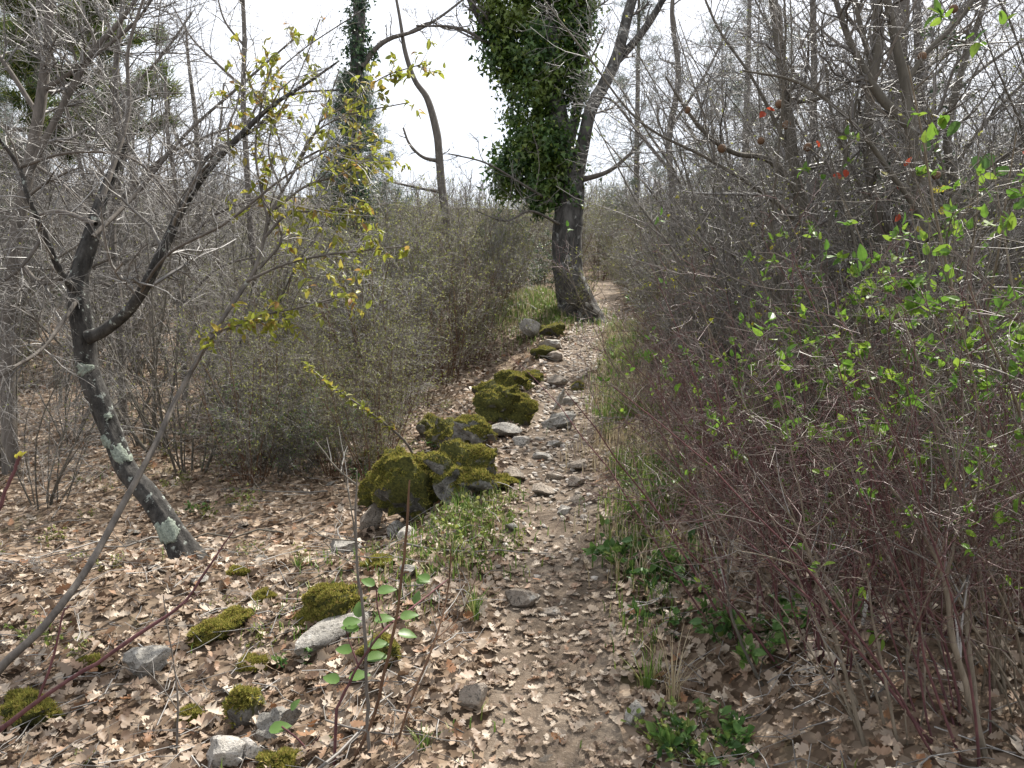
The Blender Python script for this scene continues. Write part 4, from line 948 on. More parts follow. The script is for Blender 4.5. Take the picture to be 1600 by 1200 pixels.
# ---- shrubs: prototypes with stems, twigs and leaves, then copies
def shrub_proto(seed, H, n, spread, lean, r0, wob, n1, n2, n3, l1, tw_mat, stem_mat, leaf=None, trop=.02, base=.12, rmin=.0014, t0=.12):
    rg = np.random.default_rng(seed); K = 10
    P = np.empty((n, K, 3)); a = rg.uniform(0, 6.283, n); rad = base * np.sqrt(rg.uniform(0, 1, n))
    P[:, 0] = np.stack([np.cos(a) * rad, np.sin(a) * rad, np.full(n, -.08)], -1)
    d = unit(np.stack([np.cos(a) * spread * rg.uniform(.2, 1, n) + lean[0], np.sin(a) * spread * rg.uniform(.2, 1, n), np.ones(n)], -1))
    L = H * rg.uniform(.6, 1.15, n)
    for k in range(1, K):
        d = unit(d + wob * rg.normal(size=(n, 3)) + np.array([lean[1], 0, trop])); P[:, k] = P[:, k - 1] + d * (L / (K - 1))[:, None]
    r = (r0 * rg.uniform(.6, 1.25, n))[:, None] * np.linspace(1, .25, K)[None]
    g = spray([(P, r)], rg, l1, n1, n2, n3, (22, 62), trop, .5, rmin, t0)
    la = None
    if leaf:
        if leaf[0] in ('fresh', 'yellow'):
            a_, d_, n_, _ = leaf_anchors(g[2:] or g[1:], rg, max(4, leaf[1] // 4), leaf[2], .85, .1, .25); la = cluster_leaves(a_, d_, n_, 4, rg, leaf[2], .62, .12)
        else: la = leaf_anchors(g[1:], rg, leaf[1], leaf[2], .3, leaf[3] if len(leaf) > 3 else 0.)
    return dict(P=P, r=r, g=g, la=la, tw=tw_mat, st=stem_mat, lf=leaf)
ROS = SERR * np.array([.78, 1, 1.6])
def parts_of(pr):
    if 'stems' not in pr:
        pr['stems'] = []
        for p, q in zip(pr['P'], pr['r']):
            mb = MB(); tubes(mb, p, q, 5); pr['stems'].append(mb.mesh('stem', M[pr['st']]))
        mb = MB(); [tubes(mb, p, q, 3) for p, q in pr['g']]; pr['twigs'] = mb.mesh('twigs', M[pr['tw']])
        pr['leaves'] = None
        if pr['lf']:
            mb = MB(); leaf_batch(mb, *((ROS, SERR_F) if pr['lf'][0] in ('fresh', 'yellow') else (OVATE, OVATE_F)), *pr['la']); pr['leaves'] = mb.mesh('leaves', M[pr['lf'][0]], False)
    return pr
def whole_of(pr):
    if 'whole' not in pr:
        mb = MB(); tubes(mb, pr['P'], pr['r'], 4, 1); [tubes(mb, p, q, 3) for p, q in pr['g']]
        if pr['lf']: leaf_batch(mb, *((ROS, SERR_F) if pr['lf'][0] in ('fresh', 'yellow') else (OVATE, OVATE_F)), *pr['la'], mi=2)
        pr['whole'] = mb.mesh('shrub', [M[pr['tw']], M[pr['st']]] + ([M[pr['lf'][0]]] if pr['lf'] else []))
    return pr['whole']
def put_shrub(pr, name, label, cat, group, x, y, rz, s, parts):
    z = G(x, y)
    if not parts:
        o = obj(name, whole_of(pr), None, (x, y, z), (R.uniform(-.08, .08), R.uniform(-.08, .08), rz), s); return tag(o, label, cat, group)
    e = empty(name, (x, y, z), rz); e.scale = (s,) * 3; tag(e, label, cat, group); parts_of(pr)
    for m in pr['stems']: obj('stem', m, e)
    obj('twigs', pr['twigs'], e)['kind'] = 'stuff'
    if pr['leaves']: obj('leaves', pr['leaves'], e)['kind'] = 'stuff'
    return e
DOG = [shrub_proto(300 + k, 1.5, 11, .45, (.25, .045), .0052, .11, 7, 3, 2, (.3, .7), 'twigred', ['purple', 'tan_stem'][k % 2], ('fresh', 90, .036, .3) if k > 1 else None, rmin=.0013, t0=.3) for k in range(5)]
GREY = [shrub_proto(320 + k, 2.1, 10, .5, (.1, .03), .010, .09, 10, 5, 2, (.4, .9), ['twig', 'twigpale', 'twigbrown', 'twig'][k], 'bark_smooth', ('olive', 350, .022), rmin=.0015) for k in range(4)]
THK = [shrub_proto(340 + k, 1.9, 16, .4, (0, 0), .007, .07, 9, 5, 2, (.35, .75), ['twigbrown', 'twig', 'twigbrown', 'twigpale'][k], 'brown_stem', ('olive', 1700, .028), rmin=.0016) for k in range(4)]
GRN = [shrub_proto(360 + k, 1.0, 14, .8, (0, 0), .005, .1, 8, 5, 2, (.25, .55), 'twigpale', 'bark_smooth', (['green', 'olive'][k], 1500, .026), rmin=.0013) for k in range(2)]
LEAFY = [shrub_proto(370 + k, 1.7, 8, .6, (.1, .03), .007, .1, 8, 4, 2, (.3, .7), 'twigbrown', 'tan_stem', (['fresh', 'yellow'][k], [900, 120][k], .040), rmin=.0014) for k in range(2)]
TREE = [shrub_proto(380 + k, 5.2, 3, .22, (0, 0), .045, .05, 16, 8, 4, (.7, 1.7), ['twig', 'twigpale', 'twigbrown'][k % 3], 'bark_grey', ('olive', 500, .04) if k == 1 else None, rmin=.0035, base=.2) for k in range(4)]
TALL = [shrub_proto(400 + k, 3.3, 7, .38, (.12, .035), .014, .08, 13, 6, 2, (.5, 1.2), ['twig', 'twigpale'][k], 'bark_smooth', ('olive', 200, .025), rmin=.0016, t0=.25) for k in range(2)]
EVER = [shrub_proto(390 + k, 2.6, 6, .5, (0, 0), .02, .08, 12, 6, 2, (.4, .9), 'twigbrown', 'bark_grey', ('ivyblue', 3800, .07), rmin=.003) for k in range(1)]

def scatter(n, ymin, ymax, fx, mindist, tries=60):
    pts = []
    for _ in range(n * tries):
        if len(pts) >= n: break
        y = R.uniform(ymin, ymax); lo, hi = fx(y)
        if hi <= lo: continue
        x = R.uniform(lo, hi)
        if all((x - a) ** 2 + (y - b) ** 2 > mindist ** 2 for a, b in pts): pts.append((x, y))
    return pts
DOGL = ['red shooted dogwood just behind the lush green weeds', 'dogwood with tan stems beside the slim forked tan stem', 'purple stemmed leafing dogwood in front of the olive forked stem',
        'leafing dogwood with tan stems at the foot of the olive forked stem', 'purple stemmed leafing dogwood left of the slim tan stem', 'bare dogwood with purple stems in the litter behind the slim tan stem',
        'bare tan stemmed dogwood between the two forked tan stems', 'purple dogwood with fresh leaves in front of the bright green bush', 'tan stemmed dogwood overhanging the dark broad leaved weeds', 'purple leafing dogwood behind the broad leaved weeds',
        'bare purple dogwood below the slender leaning trunk', 'bare tan stemmed dogwood below the forked trunk', 'purple dogwood with few leaves under the bright green bush', 'tan stemmed dogwood next to the straw clump', 'purple leafing dogwood behind the straw clump',
        'bare purple dogwood in front of the slender leaning trunk', 'bare tan stemmed dogwood in front of the wavy grey trunk', 'purple dogwood leaning over the bleached straw tuft', 'tan leafing dogwood close to the olive forked stem']
# red stemmed dogwoods right of the path, near: placed from the ground they grow on
for k, (u, v) in enumerate([(1215, 1060), (1330, 1150), (1450, 1170), (1555, 1120), (1270, 960), (1390, 1000), (1500, 960), (1590, 1010), (1130, 880), (1220, 850), (1330, 880), (1440, 860), (1550, 860), (1075, 790), (1160, 770), (1260, 780), (1370, 790), (1120, 1010), (1480, 1060)]):
    p = GP(u, v)
    lb = DOGL[k]; p[0] += .12
    put_shrub(DOG[k % 5], 'dogwood_shrub', lb, 'shrub', 'dogwoods right of the path', p[0], p[1], math.pi + R.uniform(-.8, .8), R.uniform(.75, 1.0), True)
R2 = lambda y: (float(pathx(y)) + 1.0 + .02 * y, y * .72 + 1.4)
for k, (x, y) in enumerate(scatter(18, 4.6, 11, R2, .5)):
    put_shrub(DOG[k % 5], 'dogwood_shrub', 'dogwood shrub deep in the right hand thicket', 'shrub', 'dogwoods deep in the thicket', x, y, math.pi + R.uniform(-1, 1), R.uniform(.8, 1.15), False)
for k, (x, y) in enumerate(scatter(52, 4.2, 12, lambda y: (float(pathx(y)) + 1.1, y * .75 + 1.6), .55)):
    put_shrub(GREY[k % 4 if y >= 6 else k % 2], 'grey_shrub', 'leafless grey shrub tangled among the right hand trees', 'shrub', 'grey shrubs on the right', x, y, math.pi + R.uniform(-1.3, 1.3), R.uniform(.8, 1.25), y < 6)
for k, (u, v, s) in enumerate([(1560, 900, 1.05), (1500, 820, 1.1), (1620, 960, 1.2), (1330, 830, .8), (1420, 900, .8)]):
    p = GP(u, v); put_shrub(LEAFY[0], 'leafy_shrub', ['bushy shrub in fresh bright green leaf behind the olive forked stem', 'fresh green shrub right of the forked grey trunk', 'large bright green shrub reaching across the tall trees at the thicket end', 'small fresh green shrub in front of the wavy grey trunk', 'small bright green shrub below the forked grey trunk'][k], 'shrub', 'fresh green shrubs on the right', p[0], p[1], math.pi + R.uniform(-1, 1), s, True)
for k, (x, y) in enumerate(scatter(9, 4.2, 9, lambda y: (float(pathx(y)) + 1.2, y * .7), .9)):
    put_shrub(LEAFY[1], 'yellow_leaved_shrub', 'thin shrub keeping some yellow leaves in the right thicket', 'shrub', 'yellow leaved shrubs on the right', x, y, math.pi + R.uniform(-1, 1), R.uniform(.8, 1.1), False)
# brown thicket left of the path behind the boulders
LX = lambda y: (float(pathx(y)) - 5.6 - .15 * y, float(pathx(y)) - 1.15 - .06 * y)
for k, (x, y) in enumerate(scatter(34, 7.0, 14, lambda y: (-.33 * y, float(pathx(y)) - 1.25 - .03 * (y - 7)), .55)):
    put_shrub(THK[k % 4], 'thicket_shrub', 'dense brown budding shrub behind the mossy rocks', 'shrub', 'brown thicket left of the path', x, y, R.uniform(0, 6.3), R.uniform(.75, 1.05), False)
for k, (x, y) in enumerate(scatter(12, 5.6, 7.4, lambda y: (-2.1, -.95), .4)):
    put_shrub(THK[k % 2], 'thicket_shrub', 'brown budding shrub at the front of the left thicket', 'shrub', 'front shrubs of the left thicket', x, y, R.uniform(0, 6.3), R.uniform(.5, .75), True)
for k, (x, y) in enumerate(scatter(80, 10.5, 26, lambda y: (-.75 * y - 1.5, -.3 * y), .75)):
    put_shrub([GREY, THK][k % 2][k % 4], 'grey_shrub', 'grey leafless shrub in the open wood on the left', 'shrub', 'grey shrubs in the left wood', x, y, R.uniform(0, 6.3), R.uniform(.7, 1.1), False)
for k, (u, v, s) in enumerate([(385, 735, .6), (420, 750, .7), (470, 740, .75), (400, 690, .8), (520, 735, .7), (480, 690, .85), (350, 620, .8), (40, 610, .8)]):
    p = GP(u, v); put_shrub(GRN[k % 2], 'low_green_shrub', ['low greyish shrub with tiny green leaves between oak and boulders', 'low twiggy shrub with olive buds between oak and boulders'][k % 2], 'shrub', ['low green shrubs on the left', 'low olive shrubs on the left'][k % 2], p[0], p[1], R.uniform(0, 6.3), s, True)
for k, (x, y) in enumerate(scatter(7, 5.2, 8.2, lambda y: (-.72 * y - .3, -1.9), .7)):
    put_shrub(GREY[k % 2], 'grey_shrub', 'wispy grey shrub standing around the leaning oak', 'shrub', 'wispy shrubs round the leaning oak', x, y, R.uniform(0, 6.3), R.uniform(.55, .85), True)
for k, (x, y) in enumerate(scatter(26, 8, 18, lambda y: (float(pathx(y)) + .85, float(pathx(y)) + 1.5), .5)):
    put_shrub(THK[k % 4], 'verge_shrub', 'budding brown shrub crowding the right side of the upper path', 'shrub', 'shrubs crowding the upper path', x, y, R.uniform(0, 6.3), R.uniform(.45, .75), False)
for k, (x, y) in enumerate(scatter(30, 4.8, 12, lambda y: (float(pathx(y)) + 1.3 + .05 * y, y * .75 + 1.2), .7)):
    put_shrub(TALL[k % 2], 'tall_shrub', 'tall arching leafless shrub over the right hand thicket', 'shrub', 'tall shrubs on the right', x, y, math.pi + R.uniform(-1.2, 1.2), R.uniform(.8, 1.15), False)
for k, (x, y) in enumerate(scatter(16, 6.0, 12, lambda y: (-.74 * y - .4, -.36 * y), .9)):
    put_shrub(TALL[k % 2], 'tall_shrub', 'tall wiry leafless shrub in the wood round the leaning oak', 'shrub', 'tall shrubs on the left', x, y, R.uniform(0, 6.3), R.uniform(.65, 1.0), False)
for k, (x, y) in enumerate(scatter(20, 14, 24, lambda y: (float(pathx(y)) + .35, float(pathx(y)) + 1.6), .55)):
    put_shrub(THK[k % 4], 'verge_shrub', 'budding brown shrub beside the path just past the ivy clad tree', 'shrub', 'shrubs past the ivy clad tree', x, y, R.uniform(0, 6.3), R.uniform(.45, .8), False)
# bare bushes and trees further off
for k, (x, y) in enumerate(scatter(70, 14, 38, lambda y: (-.35 * y, float(pathx(y)) - 1.6), 1.3)):
    put_shrub([THK, GREY, THK][k % 3][k % 4], 'thicket_shrub', 'distant brown shrub on the slope behind the ivy clad tree', 'shrub', 'distant shrubs up the slope', x, y, R.uniform(0, 6.3), R.uniform(1.0, 1.5), False)
for k, (x, y) in enumerate(scatter(75, 11, 40, lambda y: (float(pathx(y)) + .9, .8 * y + 2), 1.0)):
    put_shrub([THK, GREY, DOG][k % 3][k % 4], 'thicket_shrub', 'distant bare shrub right of the upper path', 'shrub', 'distant shrubs right of the path', x, y, R.uniform(0, 6.3), R.uniform(1.0, 1.5), False)
for k, (x, y) in enumerate(scatter(26, 12, 40, lambda y: (.17 * y + 1.2, .8 * y + 2), 1.6)):
    put_shrub(TREE[k % 4], 'bare_tree', 'bare grey tree in the wood right of the path', 'tree', 'bare trees in the right wood', x, y, R.uniform(0, 6.3), R.uniform(.9, 1.4), False)
for k, (x, y) in enumerate(scatter(34, 11, 40, lambda y: (-.8 * y - 2, -.27 * y), 1.7)):
    put_shrub(TREE[k % 4], 'bare_tree', 'bare grey tree in the open wood on the left', 'tree', 'bare trees in the left wood', x, y, R.uniform(0, 6.3), R.uniform(.75, 1.1), False)
for k, (x, y) in enumerate(scatter(26, 22, 60, lambda y: (-.26 * y, .12 * y), 1.8)):
    put_shrub(TREE[k % 4], 'bare_tree', 'small bare tree far up the slope below the white sky', 'tree', 'bare trees up the slope', x, y, R.uniform(0, 6.3), R.uniform(.45, .62), False)
for k, (u, v, D, s) in enumerate([(790, 360, 16.5, .85), (845, 375, 15.5, .5), (1060, 350, 17, .9), (30, 430, 12, .8), (230, 330, 24, 1.3), (1120, 300, 14, .8)]):
    p = PT(u, v, D); put_shrub(EVER[0], 'evergreen_bush', 'dark evergreen bush showing through the bare twigs', 'bush', 'dark evergreen bushes', p[0], p[1], R.uniform(0, 6.3), s, False)
for k, (x, y) in enumerate(scatter(30, -16, -2.5, lambda y: (-11, 11), 1.5)):  # unseen growth added behind the camera, keeps open sky off the fronts
    if abs(x - float(pathx(y))) < .9: continue
    put_shrub([EVER[0], TREE[k % 4], GREY[k % 4]][k % 3], 'bare_tree' if k % 3 == 1 else 'evergreen_bush' if k % 3 == 0 else 'grey_shrub', ['evergreen bush in the wood the path comes from', 'bare tree in the wood the path comes from', 'grey shrub in the wood the path comes from'][k % 3], ['bush', 'tree', 'shrub'][k % 3], 'wood the path comes from, ' + 'abc'[k % 3], x, y, R.uniform(0, 6.3), R.uniform(1, 1.5), False)
for k, (x, y) in enumerate(scatter(22, 22, 34, lambda y: (.06 * y, .2 * y), .9)):
    put_shrub(THK[k % 4], 'thicket_shrub', 'brown shrub closing off the top of the path', 'shrub', 'shrubs at the top of the path', x, y, R.uniform(0, 6.3), R.uniform(.9, 1.4), False)
for k, (x, y) in enumerate(scatter(50, 26, 60, lambda y: (-.8 * y, -.17 * y), 1.8) + scatter(40, 26, 60, lambda y: (.1 * y, .8 * y), 1.8)):
    put_shrub(TREE[k % 4], 'bare_tree', 'far bare tree on the slope below the skyline', 'tree', 'far bare trees on the slope', x, y, R.uniform(0, 6.3), R.uniform(.65, 1.0) if x < -.2 * y or x > .1 * y else .5, False)
for k, (x, y) in enumerate(scatter(60, 26, 60, lambda y: (-.8 * y, .8 * y), 1.5)):
    put_shrub([THK, GREY][k % 2][k % 4], 'thicket_shrub', 'far shrub in the undergrowth high on the slope', 'shrub', 'far shrubs high on the slope', x, y, R.uniform(0, 6.3), R.uniform(1.3, 2.0), False)
for k, (x, y) in enumerate(scatter(11, 7.5, 13, lambda y: (.36 * y, .78 * y), 1.2)):  # dark bushes added to deepen the shade inside the thicket
    put_shrub(EVER[0], 'evergreen_bush', 'shadowy evergreen bush deep inside the right hand thicket', 'bush', 'evergreen bushes deep in the thicket', x, y, R.uniform(0, 6.3), R.uniform(.7, 1.05), False)
# far wood on the hill: one mass
def far_wood():
    mb = MB(); rg = np.random.default_rng(5); n = 650
    y = rg.uniform(40, 240, n); x = rg.uniform(-.75, .75, n) * y
    z = gz(x, y); h = rg.uniform(3, 5, n) * np.clip(y / 80, .8, 1.6)
    K = 4; P = np.stack([np.stack([x + rg.normal(0, .3, n) * k, y, z + h * k / (K - 1)], -1) for k in range(K)], 1); r = np.repeat(np.linspace(.09, .03, K)[None], n, 0)
    tubes(mb, P, r, 3); b1, q1 = child_branches(P, r, 7, .25, 1, (1.2, 2.4), (25, 55), 3, .12, .1, .6, .02, rg=rg); tubes(mb, b1, q1, 3)
    b2, q2 = child_branches(b1, q1, 4, .2, 1, (.5, 1.1), (25, 60), 2, .12, .08, .8, .02, rg=rg); tubes(mb, b2, q2, 3)
    tag(obj('far_wood', mb.mesh('far_wood', M['twig'])), 'leafless far wood covering the distant hillside', 'wood', kind='stuff')
far_wood()

# ---- saplings, shoots and brambles in the foreground
def shoot(name, label, pts, mat, side=None, leaves=None, seed=0, D=None, tws=0, l1=(.08, .3), cat='sapling', mat2=None):
    rg = np.random.default_rng(seed); root = empty(name); tag(root, label, cat)
    L = []
    for k, st in enumerate(pts):
        P, q = traced(st, 26); kk = np.linspace(0, 1, 26)[1:-1, None]
        P[1:-1] += rg.normal(size=(24, 3)) * q[1:-1, None] * .2; q = q * rg.uniform(.88, 1.12, 26)
        if k == 0: P[0, 2] = min(P[0, 2], G(P[0, 0], P[0, 1]) - .02)
        part_tube('stem' if k == 0 else 'branch', P, q, M[mat if k == 0 or not mat2 else mat2], root, 6); L.append((P, q))
    if tws:
        Ps = np.stack([p for p, _ in L]); rs = np.stack([p for _, p in L])
        b1, q1 = child_branches(Ps, rs, tws, .25, 1, l1, (25, 60), 5, .1, .05, .6, .0011, rg=rg)
        obj('twigs', twig_mesh([(b1, q1)], M['twigpale' if mat != 'purple' else 'twigred']), root)['kind'] = 'stuff'
    if leaves:
        for u, v, d, s, rot in leaves[1]:
            mb = MB(); a = rot; dv = RGT * math.cos(a) + np.array([0, .3, 0]) + np.array([0, 0, 1]) * math.sin(a) * .5
            T = SERR * np.array([.85, .85, 1.6])
            leaf_batch(mb, T, SERR_F, PT(u, v, d)[None], unit(dv)[None], unit(np.array([[rg.uniform(-.3, .3), -.45, 1.]])), np.array([s]))
            obj('leaf', mb.mesh('leaf', M[leaves[0]]), root)
    return root
Ds = proj(GP(575, 1190))[2]
shoot('grey_sapling', 'thin grey leafless sapling with white side twigs below the boulders',
      [[(577, 1195, Ds, 6.5), (573, 1080, Ds, 5.8), (568, 960, Ds, 5), (558, 880, Ds, 4.3), (556, 800, Ds, 3.6), (558, 735, Ds, 2.2)], [(556, 850, Ds, 2.9), (548, 790, Ds, 2.2), (535, 730, Ds, 1.4), (526, 700, Ds, 1.4)], [(558, 758, Ds, 2.9), (525, 730, Ds, 2.9), (492, 688, Ds, 2.2)],
       [(557, 845, Ds, 2.2), (510, 840, Ds, 2.2), (480, 820, Ds, 1.4)], [(558, 880, Ds, 2.2), (530, 870, Ds, 1.4), (505, 845, Ds, 1.4)], [(558, 870, Ds, 2.2), (600, 870, Ds, 1.4), (632, 850, Ds, 1.2)]], 'bark_grey', tws=2, seed=3, mat2='bark_smooth')
shoot('brown_sapling', 'slim shiny brown stem curving up with a bud at its tip',
      [[(545, 1200, Ds, 5.8), (580, 1130, Ds, 5.8), (603, 1040, Ds, 5.8), (620, 960, Ds, 5), (630, 880, Ds, 5), (636, 815, Ds, 4.3), (640, 750, Ds, 2.9)]], 'brown_stem', seed=4)
lv = [(560, 985, Ds, .075, 2.9), (535, 975, Ds, .07, .2), (560, 965, Ds, .06, 1.6), (585, 970, Ds, .075, .1), (625, 965, Ds, .07, .2), (622, 990, Ds, .075, 5.8), (575, 1010, Ds, .08, .1), (550, 1018, Ds, .07, 3.0), (572, 1030, Ds, .085, .1), (545, 1060, Ds, .08, .2), (530, 1065, Ds, .07, 2.8), (590, 925, Ds, .07, .2), (585, 915, Ds, .06, 2.5), (650, 910, Ds + .3, .06, .1), (672, 905, Ds + .3, .06, 2.8), (650, 945, Ds + .3, .06, 1.5)]
shoot('bramble', 'trailing bramble with toothed green leaves winding round the grey sapling',
      [[(520, 1120, Ds, 5), (560, 1040, Ds - .03, 4), (600, 985, Ds - .03, 4), (650, 945, Ds + .2, 3), (700, 905, Ds + .4, 2)], [(560, 1040, Ds - .03, 3), (545, 1000, Ds, 2), (540, 980, Ds, 2)], [(600, 985, Ds, 3), (590, 950, Ds, 2), (588, 920, Ds, 2)]], 'purple', leaves=('bramble', lv), seed=5, cat='bramble')
Db = proj(GP(440, 1190))[2]
shoot('bramble', 'bramble shoot with round green leaves by the white stones',
      [[(500, 1205, Db, 4), (470, 1160, Db, 3), (440, 1135, Db, 3)], [(480, 1175, Db, 3), (500, 1150, Db, 2)]], 'purple', leaves=('bramble', [(420, 1142, Db, .085, .3), (455, 1110, Db, .05, 1.2), (500, 1160, Db, .06, .2), (510, 1190, Db, .09, .1), (530, 1185, Db, .07, 2.9), (500, 1200, Db, .07, 3.0)]), seed=6, cat='bramble')
Dp = 1.9
shoot('purple_branch', 'long purple red dogwood branch slanting up over the litter',
      [[(-60, 1185, Dp, 9), (20, 1125, Dp, 7.8), (95, 1070, Dp, 7.2), (160, 1030, Dp, 6.6), (225, 985, Dp + .02, 6), (285, 945, Dp + .05, 4.8), (320, 895, Dp + .08, 3.6), (350, 850, Dp + .1, 2.4), (368, 825, Dp + .1, 1.8)], [(60, 1095, Dp, 4.2), (85, 1020, Dp, 3.6), (98, 960, Dp, 3), (110, 945, Dp, 2.4)], [(275, 950, Dp, 2.4), (300, 935, Dp, 1.8), (318, 920, Dp, 1.2)]], 'purple', seed=7, cat='branch')
Dq = 1.5
shoot('dogwood_shoot', 'reddish shoot with a pale bud rising at the left border',
      [[(-60, 960, Dq, 8), (-25, 860, Dq, 7), (0, 790, Dq, 6), (20, 740, Dq, 5), (31, 712, Dq, 5)]], 'purple', leaves=('yellow', [(31, 715, Dq, .02, 1.2), (30, 716, Dq, .018, 2.2), (31, 715, Dq, .018, 1.7)]), seed=8)
Dt = proj(GP(270, 1185))[2]
shoot('dead_shoot', 'thin dead grey shoot standing in the litter near the white stones', [[(275, 1190, Dt, 3.5), (278, 1100, Dt, 2.8), (272, 1040, Dt, 2.1), (262, 980, Dt, 2.1), (255, 930, Dt, 1.4)], [(278, 1110, Dt, 2.1), (250, 1070, Dt, 1.4), (220, 1040, Dt, 1.4)]], 'bark_grey', tws=3, seed=9)
Dt = proj(GP(720, 1000))[2]
shoot('dead_shoot', 'brown leaning dead stem between slab and path', [[(610, 1200, Ds, 4.2), (640, 1100, Ds, 4.2), (680, 1000, Ds + .1, 3.5), (700, 920, Ds + .2, 2.8), (705, 850, Ds + .2, 2.1)], [(680, 1000, Ds + .1, 2.1), (720, 960, Ds + .2, 1.4), (745, 900, Ds + .2, 1.4)]], 'brown_stem', tws=4, seed=10)
De = proj(GP(1545, 1195))[2]
shoot('forked_shoot', 'olive tan forked stem rising at the lower right', [[(1545, 1200, De, 10.9), (1515, 1090, De, 10.2), (1490, 1000, De, 8.8), (1476, 910, De, 8.2), (1450, 850, De, 6.1), (1420, 800, De, 4.8), (1390, 760, De, 3.4)], [(1476, 910, De, 6.1), (1490, 850, De, 5.4), (1500, 780, De + .1, 4.1), (1490, 700, De + .1, 3.4), (1465, 620, De + .2, 2.7)], [(1530, 1140, De, 7.5), (1512, 1000, De + .05, 6.8), (1506, 900, De + .1, 6.1), (1500, 820, De + .15, 5.4), (1470, 690, De + .2, 4.8), (1430, 550, De + .2, 3.4), (1400, 480, De + .3, 2)]], 'tan_stem', tws=7, seed=11, l1=(.2, .5))
De = proj(GP(1355, 1170))[2]
shoot('forked_shoot', 'pale tan slim stem with a forked top beneath the thicket', [[(1355, 1180, De, 6.8), (1330, 1090, De, 6.1), (1310, 1010, De, 5.4), (1290, 950, De, 4.8), (1275, 895, De, 4.8), (1255, 840, De, 3.4), (1225, 790, De, 2.7)], [(1275, 895, De, 2.7), (1210, 872, De, 2.7), (1150, 860, De, 2)], [(1275, 895, De, 2.7), (1315, 855, De, 2)]], 'tan_stem', tws=6, seed=12, l1=(.2, .5))
De = proj(GP(1190, 1075))[2]
shoot('forked_shoot', 'grey slim stem leaning left above the right hand weeds', [[(1195, 1080, De, 5.4), (1165, 1020, De, 4.8), (1140, 950, De, 4.1), (1138, 880, De, 3.4), (1150, 800, De, 2.7), (1165, 740, De, 2)], [(1140, 950, De, 2.7), (1100, 915, De, 2), (1090, 905, De, 1.4)]], 'bark_smooth', tws=6, seed=13, l1=(.2, .5))
De = proj(GP(1345, 985))[2]
shoot('white_stick', 'short bleached white stick standing in the right thicket', [[(1348, 1000, De, 5), (1351, 960, De, 6), (1356, 930, De, 6), (1358, 905, De, 6), (1356, 888, De, 4)]], 'bleached', seed=14, cat='stick')

# ---- grass, weeds and herbs
def grass():
    rg = np.random.default_rng(91); mb = MB()
    def patch(x, y, L, wd, mi=0, bend=.5):
        n = len(x); z = gz(x, y); a = rg.uniform(0, 6.283, n); o = np.stack([np.cos(a), np.sin(a), np.zeros(n)], -1)
        P0 = np.stack([x, y, z], -1); L = L[:, None]
        sd = np.stack([-np.sin(a), np.cos(a), np.zeros(n)], -1) * wd
        b = rg.uniform(.2, 1, n)[:, None] * bend
        P1 = P0 + (np.array([0, 0, 1]) + o * b * .4) * L * .5; P2 = P0 + np.array([0, 0, 1]) * L * (1 - b * .45) * .9 + o * b * L * .9
        V = np.stack([P0 - sd, P0 + sd, P1 - sd * .8, P1 + sd * .8, P2], 1).reshape(-1, 3)
        k = (np.arange(n) * 5)[:, None]
        mb.add(V, np.array([[0, 1, 3, 2]]) + k, mi); mb.f[3].append(np.array([[2, 3, 4]]) + k + mb.n - len(V)); mb.m[3].append(np.full(n, mi))
    def verge(n, y0, y1, off, sd, L, mi, nzs, thr):
        y = rg.uniform(y0, y1, n); x = pathx(y) + off + rg.normal(0, sd, n)
        k = vnoise(x * 2.2, y * 2.2, nzs) > thr; x, y = x[k], y[k]
        patch(x, y, rg.uniform(L[0], L[1], len(x)), .0034, mi)
    verge(11000, 3.4, 13, .52, .13, (.05, .19), 0, 31, -.25)
    verge(7000, 3.4, 13, .58, .17, (.06, .24), 1, 32, -.1)
    verge(2500, 3.2, 6, -.55, .18, (.04, .12), 0, 33, .1)
    verge(1500, 2, 4, -.75, .3, (.03, .1), 0, 34, .1)
    verge(1200, 2, 3.4, .6, .15, (.05, .14), 0, 35, .1)
    n = 4500; x = rg.normal(.35, .55, n); y = rg.normal(13.0, .7, n); patch(x, y, rg.uniform(.06, .2, n), .005)
    n = 1800; x = rg.normal(.1, .6, n); y = rg.normal(13.2, .8, n); patch(x, y, rg.uniform(.06, .25, n), .005, 1)
    n = 3000; x = rg.uniform(-6, -1.5, n); y = rg.uniform(4, 11, n); k = vnoise(x, y, 36) > .3; patch(x[k], y[k], rg.uniform(.04, .13, k.sum()), .003)
    tag(obj('grass', mb.mesh('grass', [M['grass'], M['straw']], False)), 'thin green and straw grass along the path verges and mound', 'grass', kind='stuff')
grass()
def tuft(u, v, n, L, label, seed, mat='grass', wd=.004):
    rg = np.random.default_rng(seed); p = GP(u, v); root = empty('grass_tuft', p); tag(root, label, 'grass')
    tuft_m = MB()
    for k in range(n):
        a = rg.uniform(0, 6.283); o = np.array([math.cos(a), math.sin(a), 0]); b = rg.uniform(.1, .75); l = L * rg.uniform(.55, 1.1); q0 = o * rg.uniform(0, .03)
        sd = np.array([-o[1], o[0], 0]) * wd
        c = [q0 + o * b * l * t * t * .9 + np.array([0, 0, l * t * (1 - .35 * b * t)]) for t in (0, .33, .66, 1)]
        mb = MB(); V = []
        for j, q in enumerate(c): V += [q - sd * (1 - .28 * j), q + sd * (1 - .28 * j)]
        V = np.array(V); V[0:2, 2] -= .02
        tuft_m.add(V, np.array([(0, 1, 3, 2), (2, 3, 5, 4), (4, 5, 7, 6)]))
    o = obj('blades', tuft_m.mesh('blades', M[mat], False), root); o['kind'] = 'stuff'
tuft(742, 965, 34, .15, 'bright green grass tuft at the left path edge', 1)
tuft(1010, 1080, 36, .14, 'bright green grass tuft at the right path edge', 2)
tuft(1050, 1100, 26, .3, 'bleached straw tuft arching at the right path edge', 3, 'straw', .0025)
